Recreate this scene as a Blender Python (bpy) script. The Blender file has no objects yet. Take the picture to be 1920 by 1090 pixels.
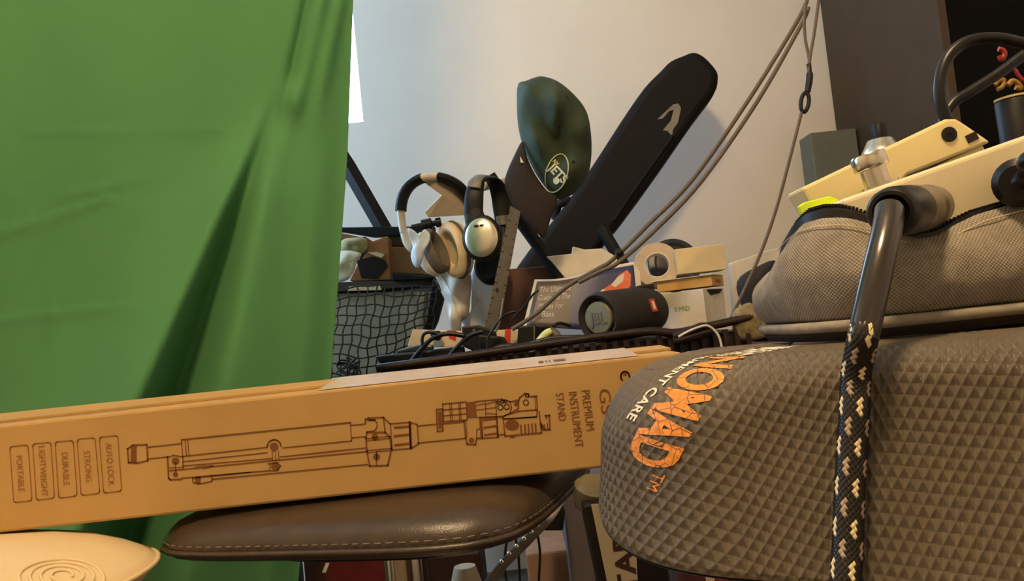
import bpy, bmesh, math, random
from mathutils import Vector, Matrix, noise as mnoise
random.seed(7)
sc = bpy.context.scene
C = sc.collection
PI = math.pi

# ------------------------------------------------------------------ camera
FPX = 1500.0
CAM = Vector((0, 0, 0.70))
PITCH, ROLL = math.radians(2.9), math.radians(6.0)
_f = Vector((0, math.cos(PITCH), math.sin(PITCH)))
_u0 = Vector((0, -math.sin(PITCH), math.cos(PITCH)))
_r0 = Vector((1, 0, 0))
_r = _r0 * math.cos(ROLL) - _u0 * math.sin(ROLL)
_u = _u0 * math.cos(ROLL) + _r0 * math.sin(ROLL)
cam_data = bpy.data.cameras.new('camera')
cam_data.sensor_width = 36.0
cam_data.lens = 36.0 * FPX / 1920.0
cam_data.clip_start = 0.01
cam = bpy.data.objects.new('camera', cam_data)
C.objects.link(cam)
m3 = Matrix((_r, _u, -_f)).transposed()
cam.matrix_world = Matrix.Translation(CAM) @ m3.to_4x4()
sc.camera = cam

# ------------------------------------------------------------------ world, exposure
w = bpy.data.worlds.new('world'); sc.world = w; w.use_nodes = True
bg = w.node_tree.nodes['Background']
bg.inputs['Color'].default_value = (0.44, 0.67, 1.0, 1)
bg.inputs['Strength'].default_value = 14.0
vs = sc.view_settings
vs.view_transform = 'Standard'; vs.look = 'None'; vs.gamma = 1.0; vs.use_curve_mapping = False
vs.exposure = 0.0
LAMP_POS = Vector((-0.10, -0.15, 2.28))
LAMP_POWER = 116.0
LAMP_COL = (1.0, 0.70, 0.37)

# ------------------------------------------------------------------ helpers
def at(px, py, Y):
    d = _f + _r * ((px - 960.0) / FPX) + _u * ((545.0 - py) / FPX)
    return CAM + d * (Y / d.y)

def lin(c):
    return tuple((v / 255 / 12.92) if v / 255 <= 0.04045 else ((v / 255 + 0.055) / 1.055) ** 2.4 for v in c) + (1.0,)

MATS = {}
def mat(name, rgb, rough=0.6, metal=0.0, var=0.12, scale=40.0, bump=0.0, bscale=None, spec=0.5, coat=0.0, rgb2=None, sss=0.0):
    if name in MATS: return MATS[name]
    m = bpy.data.materials.new(name); m.use_nodes = True
    nt = m.node_tree; b = nt.nodes['Principled BSDF']
    tc = nt.nodes.new('ShaderNodeTexCoord')
    nz = nt.nodes.new('ShaderNodeTexNoise'); nz.inputs['Scale'].default_value = scale
    nz.inputs['Detail'].default_value = 5
    nt.links.new(tc.outputs['Object'], nz.inputs['Vector'])
    rp = nt.nodes.new('ShaderNodeValToRGB')
    c = lin(rgb)
    if rgb2 is None:
        a = tuple(v * (1 - var) for v in c[:3]) + (1,); d = tuple(min(1, v * (1 + var)) for v in c[:3]) + (1,)
    else:
        a, d = c, lin(rgb2)
    rp.color_ramp.elements[0].position = 0.35; rp.color_ramp.elements[0].color = a
    rp.color_ramp.elements[1].position = 0.65; rp.color_ramp.elements[1].color = d
    nt.links.new(nz.outputs['Fac'], rp.inputs['Fac'])
    nt.links.new(rp.outputs['Color'], b.inputs['Base Color'])
    b.inputs['Roughness'].default_value = rough
    b.inputs['Metallic'].default_value = metal
    b.inputs['Specular IOR Level'].default_value = spec
    b.inputs['Coat Weight'].default_value = coat
    if bump > 0:
        n2 = nt.nodes.new('ShaderNodeTexNoise'); n2.inputs['Scale'].default_value = bscale or scale * 3
        n2.inputs['Detail'].default_value = 4
        nt.links.new(tc.outputs['Object'], n2.inputs['Vector'])
        bp = nt.nodes.new('ShaderNodeBump'); bp.inputs['Strength'].default_value = bump
        bp.inputs['Distance'].default_value = 0.004
        nt.links.new(n2.outputs['Fac'], bp.inputs['Height'])
        nt.links.new(bp.outputs['Normal'], b.inputs['Normal'])
    MATS[name] = m
    return m

class MB:
    def __init__(s): s.v = []; s.f = []; s.mi = []
    def add(s, vs_, fs, mi=0):
        o = len(s.v); s.v += [Vector(p) for p in vs_]
        for f in fs: s.f.append([i + o for i in f]); s.mi.append(mi)
        return s
    def box(s, lo, hi, M=None, mi=0):
        x0, y0, z0 = lo; x1, y1, z1 = hi
        p = [(x0,y0,z0),(x1,y0,z0),(x1,y1,z0),(x0,y1,z0),(x0,y0,z1),(x1,y0,z1),(x1,y1,z1),(x0,y1,z1)]
        if M is not None: p = [M @ Vector(q) for q in p]
        return s.add(p, [(0,3,2,1),(4,5,6,7),(0,1,5,4),(1,2,6,5),(2,3,7,6),(3,0,4,7)], mi)
    def loft(s, rings, closed=True, cap0=True, cap1=True, mi=0):
        n = len(rings[0]); vs_ = [p for r in rings for p in r]; fs = []
        for i in range(len(rings) - 1):
            for j in range(n if closed else n - 1):
                k = (j + 1) % n
                fs.append((i*n+j, i*n+k, (i+1)*n+k, (i+1)*n+j))
        if closed and cap0: fs.append(tuple(reversed(range(n))))
        if closed and cap1: fs.append(tuple((len(rings)-1)*n + j for j in range(n)))
        return s.add(vs_, fs, mi)
    def tube(s, pts, r, n=10, caps=True, mi=0, flat=1.0):
        pts = [Vector(p) for p in pts]; N = len(pts)
        rs = r if isinstance(r, (list, tuple)) else [r] * N
        rings = []; nrm = None
        for i, p in enumerate(pts):
            t = (pts[min(i+1, N-1)] - pts[max(i-1, 0)]).normalized()
            if nrm is None:
                a = Vector((0,0,1)) if abs(t.z) < 0.9 else Vector((1,0,0))
                nrm = (a - t * a.dot(t)).normalized()
            else:
                nrm = (nrm - t * nrm.dot(t)).normalized()
            b = t.cross(nrm)
            rings.append([p + (nrm * math.cos(2*PI*k/n) + b * math.sin(2*PI*k/n) * flat) * rs[i] for k in range(n)])
        return s.loft(rings, True, caps, caps, mi)
    def lathe(s, o, axis, prof, n=32, mi=0, squash=1.0, ref=None, closed_profile=False):
        o = Vector(o); ax = Vector(axis).normalized()
        a = Vector(ref) if ref is not None else (Vector((0,0,1)) if abs(ax.z) < 0.9 else Vector((1,0,0)))
        e1 = (a - ax * a.dot(ax)).normalized(); e2 = ax.cross(e1)
        rings = [[o + ax*h + (e1*math.cos(2*PI*k/n) + e2*math.sin(2*PI*k/n)*squash)*max(r, 1e-5) for k in range(n)] for r, h in prof]
        if closed_profile: return s.loft(rings + [rings[0]], True, False, False, mi)
        return s.loft(rings, True, True, True, mi)
    def prism(s, pts, off, mi=0):
        off = Vector(off); n = len(pts); P = [Vector(p) for p in pts]
        fs = [tuple(range(n)), tuple(reversed(range(n, 2*n)))]
        for i in range(n):
            k = (i+1) % n; fs.append((k, i, i+n, k+n))
        return s.add(P + [p + off for p in P], fs, mi)
    def inflate(s, out, front, back, rings=6, wob=0.0, freq=20.0, c=None, seed=0.0, mi=0):
        P = [Vector(p) for p in out]; n = len(P)
        c = Vector(c) if c is not None else sum(P, Vector()) / n
        for sgn, d in ((-1, front), (1, back)):
            R = []
            for i in range(rings):
                k = 1 - (i / rings) ** 1.0
                k = math.sin(k * PI/2)
                h = math.sqrt(max(0, 1 - k*k))
                ring = []
                for p in P:
                    q = c + (p - c) * k
                    q = q + Vector((0, sgn * d * h, 0))
                    if wob:
                        q.y += wob * (1-k**4) * mnoise.noise(q * freq + Vector((seed, seed*2, 0)))
                    ring.append(q)
                R.append(ring)
            cc = c + Vector((0, sgn*d, 0))
            vs_ = [p for r in R for p in r] + [cc]; fs = []
            for i in range(rings-1):
                for j in range(n):
                    k2 = (j+1) % n
                    q = (i*n+j, i*n+k2, (i+1)*n+k2, (i+1)*n+j)
                    fs.append(q if sgn < 0 else tuple(reversed(q)))
            for j in range(n):
                t = ((rings-1)*n+j, (rings-1)*n+(j+1) % n, rings*n)
                fs.append(t if sgn < 0 else tuple(reversed(t)))
            s.add(vs_, fs, mi)
        return s
    def build(s, name, mats, parent=None, smooth=None, bevel=0.0, seg=2, weld=False, label=None):
        me = bpy.data.meshes.new(name)
        off = Vector()
        if parent is None and s.v:
            xs = [p.x for p in s.v]; ys = [p.y for p in s.v]; zs = [p.z for p in s.v]
            off = Vector(((min(xs)+max(xs))/2, (min(ys)+max(ys))/2, min(zs)))
        elif parent is not None:
            off = parent_world(parent)
        me.from_pydata([tuple(p - off) for p in s.v], [], s.f)
        if not isinstance(mats, (list, tuple)): mats = [mats]
        for m in mats: me.materials.append(m)
        for p, i in zip(me.polygons, s.mi): p.material_index = i
        bm = bmesh.new(); bm.from_mesh(me)
        if weld: bmesh.ops.remove_doubles(bm, verts=bm.verts, dist=1e-5)
        bmesh.ops.recalc_face_normals(bm, faces=bm.faces)
        bm.to_mesh(me); bm.free()
        o = bpy.data.objects.new(name, me); C.objects.link(o)
        if parent is None: o.location = off
        else: o.parent = parent
        if bevel > 0:
            md = o.modifiers.new('bevel', 'BEVEL'); md.width = bevel; md.segments = seg
            md.limit_method = 'ANGLE'; md.angle_limit = math.radians(40)
        if smooth is not None:
            for p in me.polygons: p.use_smooth = True
            if smooth < 179:
                me.set_sharp_from_angle(angle=math.radians(smooth))
        if label: o['label'] = label
        return o

def parent_world(o):
    l = o.location.copy()
    while o.parent is not None:
        o = o.parent; l += o.location
    return l

def tag(o, label, cat, group=None):
    o['label'] = label; o['category'] = cat
    if group: o['group'] = group
    return o
def thing(name, label, cat, loc=(0,0,0), group=None):
    o = bpy.data.objects.new(name, None); C.objects.link(o); o.location = Vector(loc)
    o.empty_display_size = 0.05
    return tag(o, label, cat, group)
def struct(o):
    o['kind'] = 'structure'; return o

def cat(pts, sub=6, closed=False):
    P = [Vector(p) for p in pts]; n = len(P); out = []
    rng = range(n) if closed else range(n-1)
    for i in rng:
        g = (lambda k: P[k % n]) if closed else (lambda k: P[max(0, min(n-1, k))])
        p0, p1, p2, p3 = g(i-1), g(i), g(i+1), g(i+2)
        for j in range(sub):
            t = j / sub
            out.append(0.5*((2*p1) + (p2-p0)*t + (2*p0-5*p1+4*p2-p3)*t*t + (3*p1-p0-3*p2+p3)*t**3))
    if not closed: out.append(P[-1])
    return out
def pxs(pts, Y, closed=False, sub=0):
    p = [at(q[0], q[1], q[2] if len(q) > 2 else Y) for q in pts]
    return cat(p, sub, closed) if sub else p

_tc = {}
def text2d(body, cuts=0.0, bold=0.0):
    """letter outlines as a flat filled mesh (x along the line, y up, cap height about 0.7)"""
    key = (body, cuts, bold)
    if key in _tc: return _tc[key]
    cu = bpy.data.curves.new('t', 'FONT'); cu.body = body; cu.size = 1.0; cu.resolution_u = 4
    cu.fill_mode = 'FRONT'; cu.offset = bold
    o = bpy.data.objects.new('t', cu); C.objects.link(o)
    dg = bpy.context.evaluated_depsgraph_get()
    me = bpy.data.meshes.new_from_object(o.evaluated_get(dg))
    bm = bmesh.new(); bm.from_mesh(me)
    if cuts > 0:
        x0 = min(v.co.x for v in bm.verts); x1 = max(v.co.x for v in bm.verts)
        y0 = min(v.co.y for v in bm.verts); y1 = max(v.co.y for v in bm.verts)
        x = x0 + cuts
        while x < x1:
            bmesh.ops.bisect_plane(bm, geom=bm.verts[:]+bm.edges[:]+bm.faces[:], plane_co=(x,0,0), plane_no=(1,0,0)); x += cuts
        y = y0 + cuts
        while y < y1:
            bmesh.ops.bisect_plane(bm, geom=bm.verts[:]+bm.edges[:]+bm.faces[:], plane_co=(0,y,0), plane_no=(0,1,0)); y += cuts
    bm.verts.index_update()
    V = [(v.co.x, v.co.y) for v in bm.verts]; F = [tuple(v.index for v in f.verts) for f in bm.faces]
    bm.free(); bpy.data.objects.remove(o); bpy.data.curves.remove(cu); bpy.data.meshes.remove(me)
    x0 = min(v[0] for v in V); V = [(a - x0, b) for a, b in V]
    _tc[key] = (V, F)
    return V, F

def px_text(mb, body, p0, p1, h, Y, mi=0, bold=0.0, lift=0.0):
    """letters between pixel p0 and p1 along the base line, cap height h pixels, on the plane at depth Y"""
    V, F = text2d(body, 0, bold)
    wd = max(v[0] for v in V)
    d = Vector((p1[0]-p0[0], p1[1]-p0[1])); n = Vector((d.y, -d.x)).normalized()
    mb.add([at(p0[0] + d.x*x/wd + n.x*y*h/0.72, p0[1] + d.y*x/wd + n.y*y*h/0.72, Y - lift) for x, y in V], F, mi)

def px_line(mb, pts, wd, Y, closed=False, mi=0):
    P = [Vector(p) for p in pts]
    if closed: P = P + [P[0]]
    for a, b in zip(P[:-1], P[1:]):
        d = (b - a)
        if d.length < 1e-6: continue
        d.normalize(); n = Vector((-d.y, d.x)) * wd/2; e = d * wd/2 * 0.8
        q = [a - e + n, b + e + n, b + e - n, a - e - n]
        mb.add([at(k.x, k.y, Y) for k in q], [(0,1,2,3)], mi)
def px_disc(mb, c, rx, ry, Y, mi=0, n=16, a0=0, a1=2*PI, ring=0.0):
    P = [(c[0] + rx*math.cos(a0+(a1-a0)*k/n), c[1] + ry*math.sin(a0+(a1-a0)*k/n)) for k in range(n + (0 if a1-a0 > 6.28 else 1))]
    if ring: px_line(mb, P, ring, Y, closed=(a1-a0 > 6.28), mi=mi)
    else: mb.add([at(p[0], p[1], Y) for p in P], [tuple(range(len(P)))], mi)
def px_poly(mb, pts, Y, mi=0):
    mb.add([at(p[0], p[1], Y) for p in pts], [tuple(range(len(pts)))], mi)

def slab(name, pts, Y, thick, m, label=None, cat_=None, group=None, parent=None, bevel=0.001, sub=0, smooth=None):
    o = MB().prism(pxs(pts, Y, True, sub), (0, thick, 0)).build(name, m, parent, bevel=bevel, smooth=smooth)
    if parent is None: tag(o, label, cat_, group)
    return o
def rotz(a): return Matrix.Rotation(a, 4, 'Z')

# ------------------------------------------------------------------ materials
M_wall = mat('wall_paint', (228, 219, 205), 0.85, var=0.02, scale=6, bump=0.05, bscale=120)
M_ceil = mat('ceiling_paint', (225, 222, 215), 0.9, var=0.02)
M_floor = mat('floor_carpet', (96, 82, 66), 0.95, var=0.2, scale=80, bump=0.3, bscale=400)
M_frame = mat('window_frame_white', (230, 230, 228), 0.5, var=0.02)
M_black = mat('black_plastic', (13, 11, 10), 0.5, var=0.15, spec=0.3)
M_blackm = mat('black_metal', (17, 18, 17), 0.55, var=0.1, spec=0.3)
M_rubber = mat('black_rubber', (12, 11, 11), 0.38, var=0.1, spec=0.4)
M_card = mat('cardboard', (176, 142, 88), 0.75, var=0.05, scale=14, bump=0.03, bscale=300, spec=0.3)
M_cardb = mat('brown_cardboard', (160, 104, 58), 0.8, var=0.12, scale=20)
M_ink = mat('brown_ink', (112, 64, 14), 0.7, var=0.05)
M_white = mat('white_card', (226, 214, 192), 0.6, var=0.03)
M_paper = mat('white_paper', (222, 213, 198), 0.75, var=0.04)
M_bluep = mat('pale_blue_paper', (205, 215, 228), 0.7, var=0.05)
M_cream = mat('cream_plastic', (222, 196, 160), 0.45, var=0.05)
M_chrome = mat('chrome', (214, 206, 192), 0.2, metal=1.0, var=0.02)
M_silver = mat('brushed_silver', (205, 198, 178), 0.28, metal=0.85, var=0.05)
M_steel = mat('dull_steel', (112, 106, 96), 0.5, metal=0.4, var=0.15, scale=60)
M_red = mat('red_print', (205, 58, 40), 0.5, var=0.06)
M_dred = mat('dark_red_lacquer', (78, 14, 14), 0.35, var=0.15)
M_dark = mat('dark_brown_plastic', (36, 22, 17), 0.55, var=0.2, spec=0.3)
M_leather = mat('black_leather', (58, 47, 36), 0.34, var=0.12, scale=60, bump=0.12, bscale=700, spec=0.55)

# ------------------------------------------------------------------ room shell
BW = 2.40                       # back wall
XL, XR, YB, ZC = -1.75, 1.75, -2.2, 2.5
def wall_with_hole(name, axis, pos, a0, a1, z0, z1, h, thick):
    """wall along X (axis 'x', at y=pos) or along Y (axis 'y', at x=pos) with one rectangular hole h=(a0,a1,z0,z1)"""
    mb = MB()
    for (b0, b1, c0, c1) in ((a0, h[0], z0, z1), (h[1], a1, z0, z1), (h[0], h[1], z0, h[2]), (h[0], h[1], h[3], z1)):
        if axis == 'x': mb.box((b0, pos, c0), (b1, pos+thick, c1))
        else: mb.box((pos-thick, b0, c0), (pos, b1, c1))
    return struct(mb.build(name, M_wall))
struct(MB().box((XL-0.1, YB-0.1, -0.1), (XR+0.1, BW+0.1, 0)).build('floor', M_floor))
struct(MB().box((XL-0.1, YB-0.1, ZC), (XR+0.1, BW+0.1, ZC+0.1)).build('ceiling', M_ceil))
_wr = at(681, 228, BW); W1 = (-1.25, _wr.x, _wr.z, 2.15)
wall_with_hole('wall_back', 'x', BW, XL-0.1, XR+0.1, 0, ZC, W1, 0.1)
W2 = (1.05, 2.15, 0.95, 2.15)
wall_with_hole('wall_left', 'y', XL, YB, BW, 0, ZC, W2, 0.1)
struct(MB().box((XR, YB, 0), (XR+0.1, BW, ZC)).build('wall_right', M_wall))
struct(MB().box((XL-0.1, YB-0.1, 0), (XR+0.1, YB, ZC)).build('wall_front', M_wall))

gm = bpy.data.materials.new('window_glass'); gm.use_nodes = True
nt = gm.node_tree; nt.nodes.clear()
_o = nt.nodes.new('ShaderNodeOutputMaterial'); _mx = nt.nodes.new('ShaderNodeMixShader')
_t = nt.nodes.new('ShaderNodeBsdfTransparent'); _g = nt.nodes.new('ShaderNodeBsdfGlossy')
_g.inputs['Roughness'].default_value = 0.02; _mx.inputs[0].default_value = 0.06
nt.links.new(_t.outputs[0], _mx.inputs[1]); nt.links.new(_g.outputs[0], _mx.inputs[2]); nt.links.new(_mx.outputs[0], _o.inputs[0])
def window(name, axis, pos, h):
    mb = MB(); t = 0.035
    root = None
    def bxx(b0, b1, c0, c1, d0, d1, mb):
        if axis == 'x': mb.box((b0, pos+d0, c0), (b1, pos+d1, c1))
        else: mb.box((pos-d1, b0, c0), (pos-d0, b1, c1))
    fr = MB()
    mid = (h[2]+h[3])/2
    d0, d1 = 0.06, 0.095
    if axis == 'x': e = 0.0
    bxx(h[0], h[0]+t, h[2], h[3], d0, d1, fr)
    bxx(h[0], h[1], h[3]-t, h[3], d0, d1, fr); bxx(h[0], h[1], mid-t/2, mid+t/2, d0, d1, fr)
    if axis == 'y':
        bxx(h[1]-t, h[1], h[2], h[3], d0, d1, fr); bxx(h[0], h[1], h[2], h[2]+t, d0, d1, fr)
    f = struct(fr.build(name, M_frame))
    p = MB(); bxx(h[0], h[1], h[2], h[3], 0.075, 0.078, p)
    p.build('pane', gm, f)
    # daylight portal at the opening
    L = bpy.data.lights.new(name + '_portal', 'AREA'); L.shape = 'RECTANGLE'
    L.size = h[1]-h[0]; L.size_y = h[3]-h[2]; L.cycles.is_portal = True
    lo = bpy.data.objects.new(name + '_portal', L); C.objects.link(lo)
    if axis == 'x':
        lo.location = ((h[0]+h[1])/2, pos+0.11, (h[2]+h[3])/2); lo.rotation_euler = (-PI/2, 0, 0)
    else:
        lo.location = (pos-0.11, (h[0]+h[1])/2, (h[2]+h[3])/2); lo.rotation_euler = (PI/2, 0, -PI/2)
window('window_1', 'x', BW, W1)
window('window_2', 'y', XL, W2)

# ceiling lamp (its light is the warm light of the room)
cl = thing('ceiling_lamp', 'warm ceiling lamp with an open white shade above the camera', 'lamp', (LAMP_POS.x, LAMP_POS.y, ZC))
MB().lathe((LAMP_POS.x, LAMP_POS.y, ZC), (0,0,-1), [(0.07,0),(0.07,0.02),(0.012,0.03),(0.012,0.12)], 24).build('base', M_frame, cl, smooth=40)
MB().lathe((LAMP_POS.x, LAMP_POS.y, ZC-0.12), (0,0,-1), [(0.02,0),(0.16,0.10),(0.155,0.10),(0.018,0.006)], 32, closed_profile=True).build('lamp_shade', M_frame, cl, smooth=40)
L = bpy.data.lights.new('bulb_light', 'POINT'); L.energy = LAMP_POWER; L.color = LAMP_COL; L.shadow_soft_size = 0.14
lo = bpy.data.objects.new('bulb_light', L); C.objects.link(lo); lo.location = LAMP_POS

# ------------------------------------------------------------------ green backdrop cloth
gcm = bpy.data.materials.new('green_cloth'); gcm.use_nodes = True
nt = gcm.node_tree; b = nt.nodes['Principled BSDF']; out = nt.nodes['Material Output']
b.inputs['Roughness'].default_value = 0.9; b.inputs['Specular IOR Level'].default_value = 0.15
tc = nt.nodes.new('ShaderNodeTexCoord'); nz = nt.nodes.new('ShaderNodeTexNoise'); nz.inputs['Scale'].default_value = 3
nt.links.new(tc.outputs['Object'], nz.inputs['Vector'])
rp = nt.nodes.new('ShaderNodeValToRGB')
rp.color_ramp.elements[0].color = lin((78, 130, 84)); rp.color_ramp.elements[1].color = lin((84, 138, 91))
nt.links.new(nz.outputs['Fac'], rp.inputs['Fac']); nt.links.new(rp.outputs['Color'], b.inputs['Base Color'])
wv = nt.nodes.new('ShaderNodeTexNoise'); wv.inputs['Scale'].default_value = 900
bp = nt.nodes.new('ShaderNodeBump'); bp.inputs['Strength'].default_value = 0.15; bp.inputs['Distance'].default_value = 0.001
nt.links.new(tc.outputs['Object'], wv.inputs['Vector']); nt.links.new(wv.outputs['Fac'], bp.inputs['Height']); nt.links.new(bp.outputs['Normal'], b.inputs['Normal'])
tr = nt.nodes.new('ShaderNodeBsdfTranslucent'); tr.inputs['Color'].default_value = lin((100, 180, 120))
mx = nt.nodes.new('ShaderNodeMixShader'); mx.inputs[0].default_value = 0.12
nt.links.new(b.outputs[0], mx.inputs[1]); nt.links.new(tr.outputs[0], mx.inputs[2]); nt.links.new(mx.outputs[0], out.inputs[0])

def lerp_tab(tab, x):
    if x <= tab[0][0]: return tab[0][1]
    for (a, b_), (c, d) in zip(tab[:-1], tab[1:]):
        if x <= c: return b_ + (d - b_) * (x - a) / (c - a)
    return tab[-1][1]
def sstep(a, b_, x):
    t = max(0, min(1, (x - a) / (b_ - a))); return t*t*(3-2*t)
EDGE = [(-1400, 690), (-200, 668), (0, 662), (300, 651), (450, 640), (720, 620), (1060, 562), (1800, 500)]
FOLD = [(-0.6, 0.0), (-0.12, 0.02), (-0.02, 0.035), (0.06, 0.06), (0.13, 0.09), (0.19, 0.112), (0.215, 0.115), (0.25, 0.085), (0.29, 0.045), (0.325, 0.02), (0.35, 0.03), (0.39, 0.09), (0.43, 0.15), (0.455, 0.152), (0.52, 0.115), (0.60, 0.07), (0.68, 0.035), (0.80, 0.012), (1.1, 0.0), (9, 0)]
def curtain_disp(px, py):
    r = py - 130
    d = 0.0
    if r > 0:
        k = (556 - px) / (r + 60)
        g = sum(lerp_tab(FOLD, k + e) for e in (-0.02, -0.01, 0, 0.01, 0.02)) / 5
        d -= g * min(r, 900) / 1500 * 1.05 * 2.0 * sstep(0, 260, r)
    # crease above the gathered point
    cx = 548 + (130 - py) * 0.22
    a = sstep(300, 120, py)
    d += a * 0.012 * math.exp(-((px - cx) / 9) ** 2) - a * 0.010 * math.exp(-((px - cx - 26) / 14) ** 2) - a * 0.008 * math.exp(-((px - cx - 62) / 14) ** 2)
    d -= 0.012 * math.exp(-(((px - 548) / 16) ** 2 + ((py - 185) / 30) ** 2))
    # soft horizontal packing creases
    for (x0, y0, x1, y1, am) in ((0, 440, 210, 372, 0.0022), (110, 372, 260, 338, 0.002), (0, 600, 330, 566, 0.002), (60, 250, 420, 240, 0.0015), (90, 420, 100, 740, 0.0015)):
        dx, dy = x1-x0, y1-y0; L2 = dx*dx+dy*dy
        t = max(0, min(1, ((px-x0)*dx+(py-y0)*dy)/L2))
        dd = math.hypot(px-x0-dx*t, py-y0-dy*t)
        d -= am * math.exp(-(dd/6)**2)
    d += 0.004 * math.sin(px*0.011 + py*0.003) + 0.003*math.sin(px*0.023 - py*0.004+1)
    return d
mb = MB(); NX, NY = 190, 170
ys = [ -1270 + (1330+1270-0) * j / 40 for j in range(18)]
ys = [-1250, -1000, -750, -500, -350, -250, -180] + [-120 + 9.0*j for j in range(136)] + [1130, 1180, 1250, 1330, 1420, 1500, 1560]
rows = []
for py in ys:
    e = lerp_tab(EDGE, py); row = []
    for i in range(NX+1):
        u = i / NX; u = 1 - (1-u)**1.25
        px = -760 + (e + 760) * u
        Y = 1.06 + curtain_disp(px, py) + 0.02*sstep(e-60, e, px)
        row.append(at(px, py, Y))
    rows.append(row)
mb.add([p for r in rows for p in r], [(j*(NX+1)+i, j*(NX+1)+i+1, (j+1)*(NX+1)+i+1, (j+1)*(NX+1)+i) for j in range(len(ys)-1) for i in range(NX)])
for p in mb.v: p.z = max(0.004, min(ZC-0.003, p.z))
o = mb.build('backdrop_cloth', gcm, smooth=180)
md = o.modifiers.new('solid', 'SOLIDIFY'); md.thickness = 0.0012; md.offset = 0
tag(o, 'large bright green backdrop cloth hanging in soft diagonal folds', 'backdrop')

# ------------------------------------------------------------------ cardboard box of an instrument stand
YBX = 0.68
bl = at(-110, 1011.5, YBX); br = at(1110, 883, YBX); tl = at(0, 799, YBX); tr_ = at(1180, 668, YBX)
zb = (at(0, 1000, YBX).z + at(1110, 883, YBX).z) / 2
zt = (tl.z + tr_.z) / 2
xl, xr = bl.x, at(1290, 760, YBX).x
# the box is level only roughly: keep the slope the photograph shows
zb0, zb1 = at(0, 1000, YBX), at(1110, 883, YBX)
sl = math.atan2((zb1.z - zb0.z) + (tr_.z - tl.z)*1110/1180, 2*(zb1.x - zb0.x))
BXD = 0.10
bo = Vector((zb0.x, YBX, zb0.z)); BXH = (tl - zb0).length
ex = Vector((math.cos(sl), 0, math.sin(sl))); ez = Vector((-math.sin(sl), 0, math.cos(sl)))
u0 = -0.09; u1 = (xr - zb0.x)
box = thing('stand_box', 'long brown cardboard box printed with an instrument stand drawing', 'box', bo)
MB_ = MB()
c8 = [bo + ex*u + Vector((0, d, 0)) + ez*h for u, d, h in ((u0,0,0),(u1,0,0),(u1,BXD,0),(u0,BXD,0),(u0,0,BXH),(u1,0,BXH),(u1,BXD,BXH),(u0,BXD,BXH))]
MB_.add(c8, [(0,3,2,1),(4,5,6,7),(0,1,5,4),(1,2,6,5),(2,3,7,6),(3,0,4,7)])
MB_.build('carton', M_card, box, bevel=0.0022, seg=2)
# overlapping top flap with a slightly raised back half
fl = [bo + ex*u + Vector((0, d, 0)) + ez*h for u, d, h in ((u0,0.045,BXH+0.0003),(u1,0.045,BXH+0.0003),(u1,BXD,BXH+0.0012),(u0,BXD,BXH+0.004),(u0,0.045,BXH+0.0025),(u1,0.045,BXH+0.0025),(u1,BXD,BXH+0.004),(u0,BXD,BXH+0.007))]
MB().add(fl, [(0,3,2,1),(4,5,6,7),(0,1,5,4),(1,2,6,5),(2,3,7,6),(3,0,4,7)]).build('flap', M_card, box)
tp = MB()
_t0, _t1 = (at(590,728,YBX)-bo).dot(ex), (at(1200,665,YBX)-bo).dot(ex)
tp.add([bo+ex*u+Vector((0,d,0))+ez*(BXH+h) for u,d,h in ((_t0,0.004,0.0006),(_t1,0.004,0.0006),(_t1,0.098,0.0052),(_t0,0.098,0.0066))], [(0,1,2,3)])
tp.build('lit_top_strip', mat('lit_top_pale', (225, 205, 190), 0.2, var=0.03), box, label='pale glossy strip for the brightly lit box top')  # pale sheet puts the bright light on the top face into colour
lb = MB()
for a_, b_ in ((1012, 1022), (1026, 1029), (1033, 1036), (1042, 1066)):
    ua, ub = (at(a_, 684, YBX)-bo).dot(ex), (at(b_, 684, YBX)-bo).dot(ex)
    lb.add([bo+ex*u+Vector((0,d,0))+ez*(BXH+h) for u,d,h in ((ua,0.03,0.0023),(ub,0.03,0.0023),(ub,0.048,0.0033),(ua,0.048,0.0033))], [(0,1,2,3)])
lb.build('printed_mark', M_ink, box)
YI = YBX - 0.0004
ink = MB(); W = 2.2
def LN(*p, w=W, c=False): px_line(ink, p, w, YI, c)
def DS(c, r, ry=None): px_disc(ink, c, r, ry or r, YI)
def RG(c, r, w=1.6, a0=0, a1=2*PI): px_disc(ink, c, r, r, YI, a0=a0, a1=a1, ring=w)
def PL(*p): px_poly(ink, p, YI)
# rear foot and lower tube
LN((239,842),(249,835),(275,834),(277,864),(256,869),(241,868), w=3, c=True); PL((245,837),(256,836),(256,868),(245,868))
LN((277,839),(340,832)); LN((277,861),(314,857))
for x in (340, 347, 352): LN((x,825),(x+2.5,856), w=1.8)
LN((340,825),(657,792.5), w=2.8); LN((657,792.5),(659,827)); LN((343,856),(501,839)); LN((531,840),(659,827))
LN((343,866),(501,849), w=1.8); LN((343,874),(510,860), w=1.8); LN((526,857),(686,840)); LN((318,883),(686,847))
LN((340,897),(502,883)); LN((398,899),(689,871)); LN((398,893),(470,886))
LN((314,857),(316,897),(319,900),(340,899), w=3); LN((314,858),(326,854),(343,857)); LN((343,857),(343,880)); LN((318,878),(343,876), w=1.6)
DS((329,865),7); DS((329,890),5); LN((329,868),(329,885), w=1.6)
LN((361,897),(362,905),(373,908),(397,903),(397,893),c=True); PL((366,895),(376,894),(376,908),(366,906)); LN((366,876),(397,873),(400,875),(380,879), w=1.5)
DS((514,838),8); RG((514,838),13,2.2,PI,2*PI); LN((510,846),(511,864), w=1.8); LN((516,846),(517,864), w=1.5); LN((522,846),(523,863), w=1.8)
DS((516,875),8); LN((502,870),(520,868),(526,874),(520,883),(502,883), w=2); LN((506,870),(506,883), w=1.5)
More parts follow.
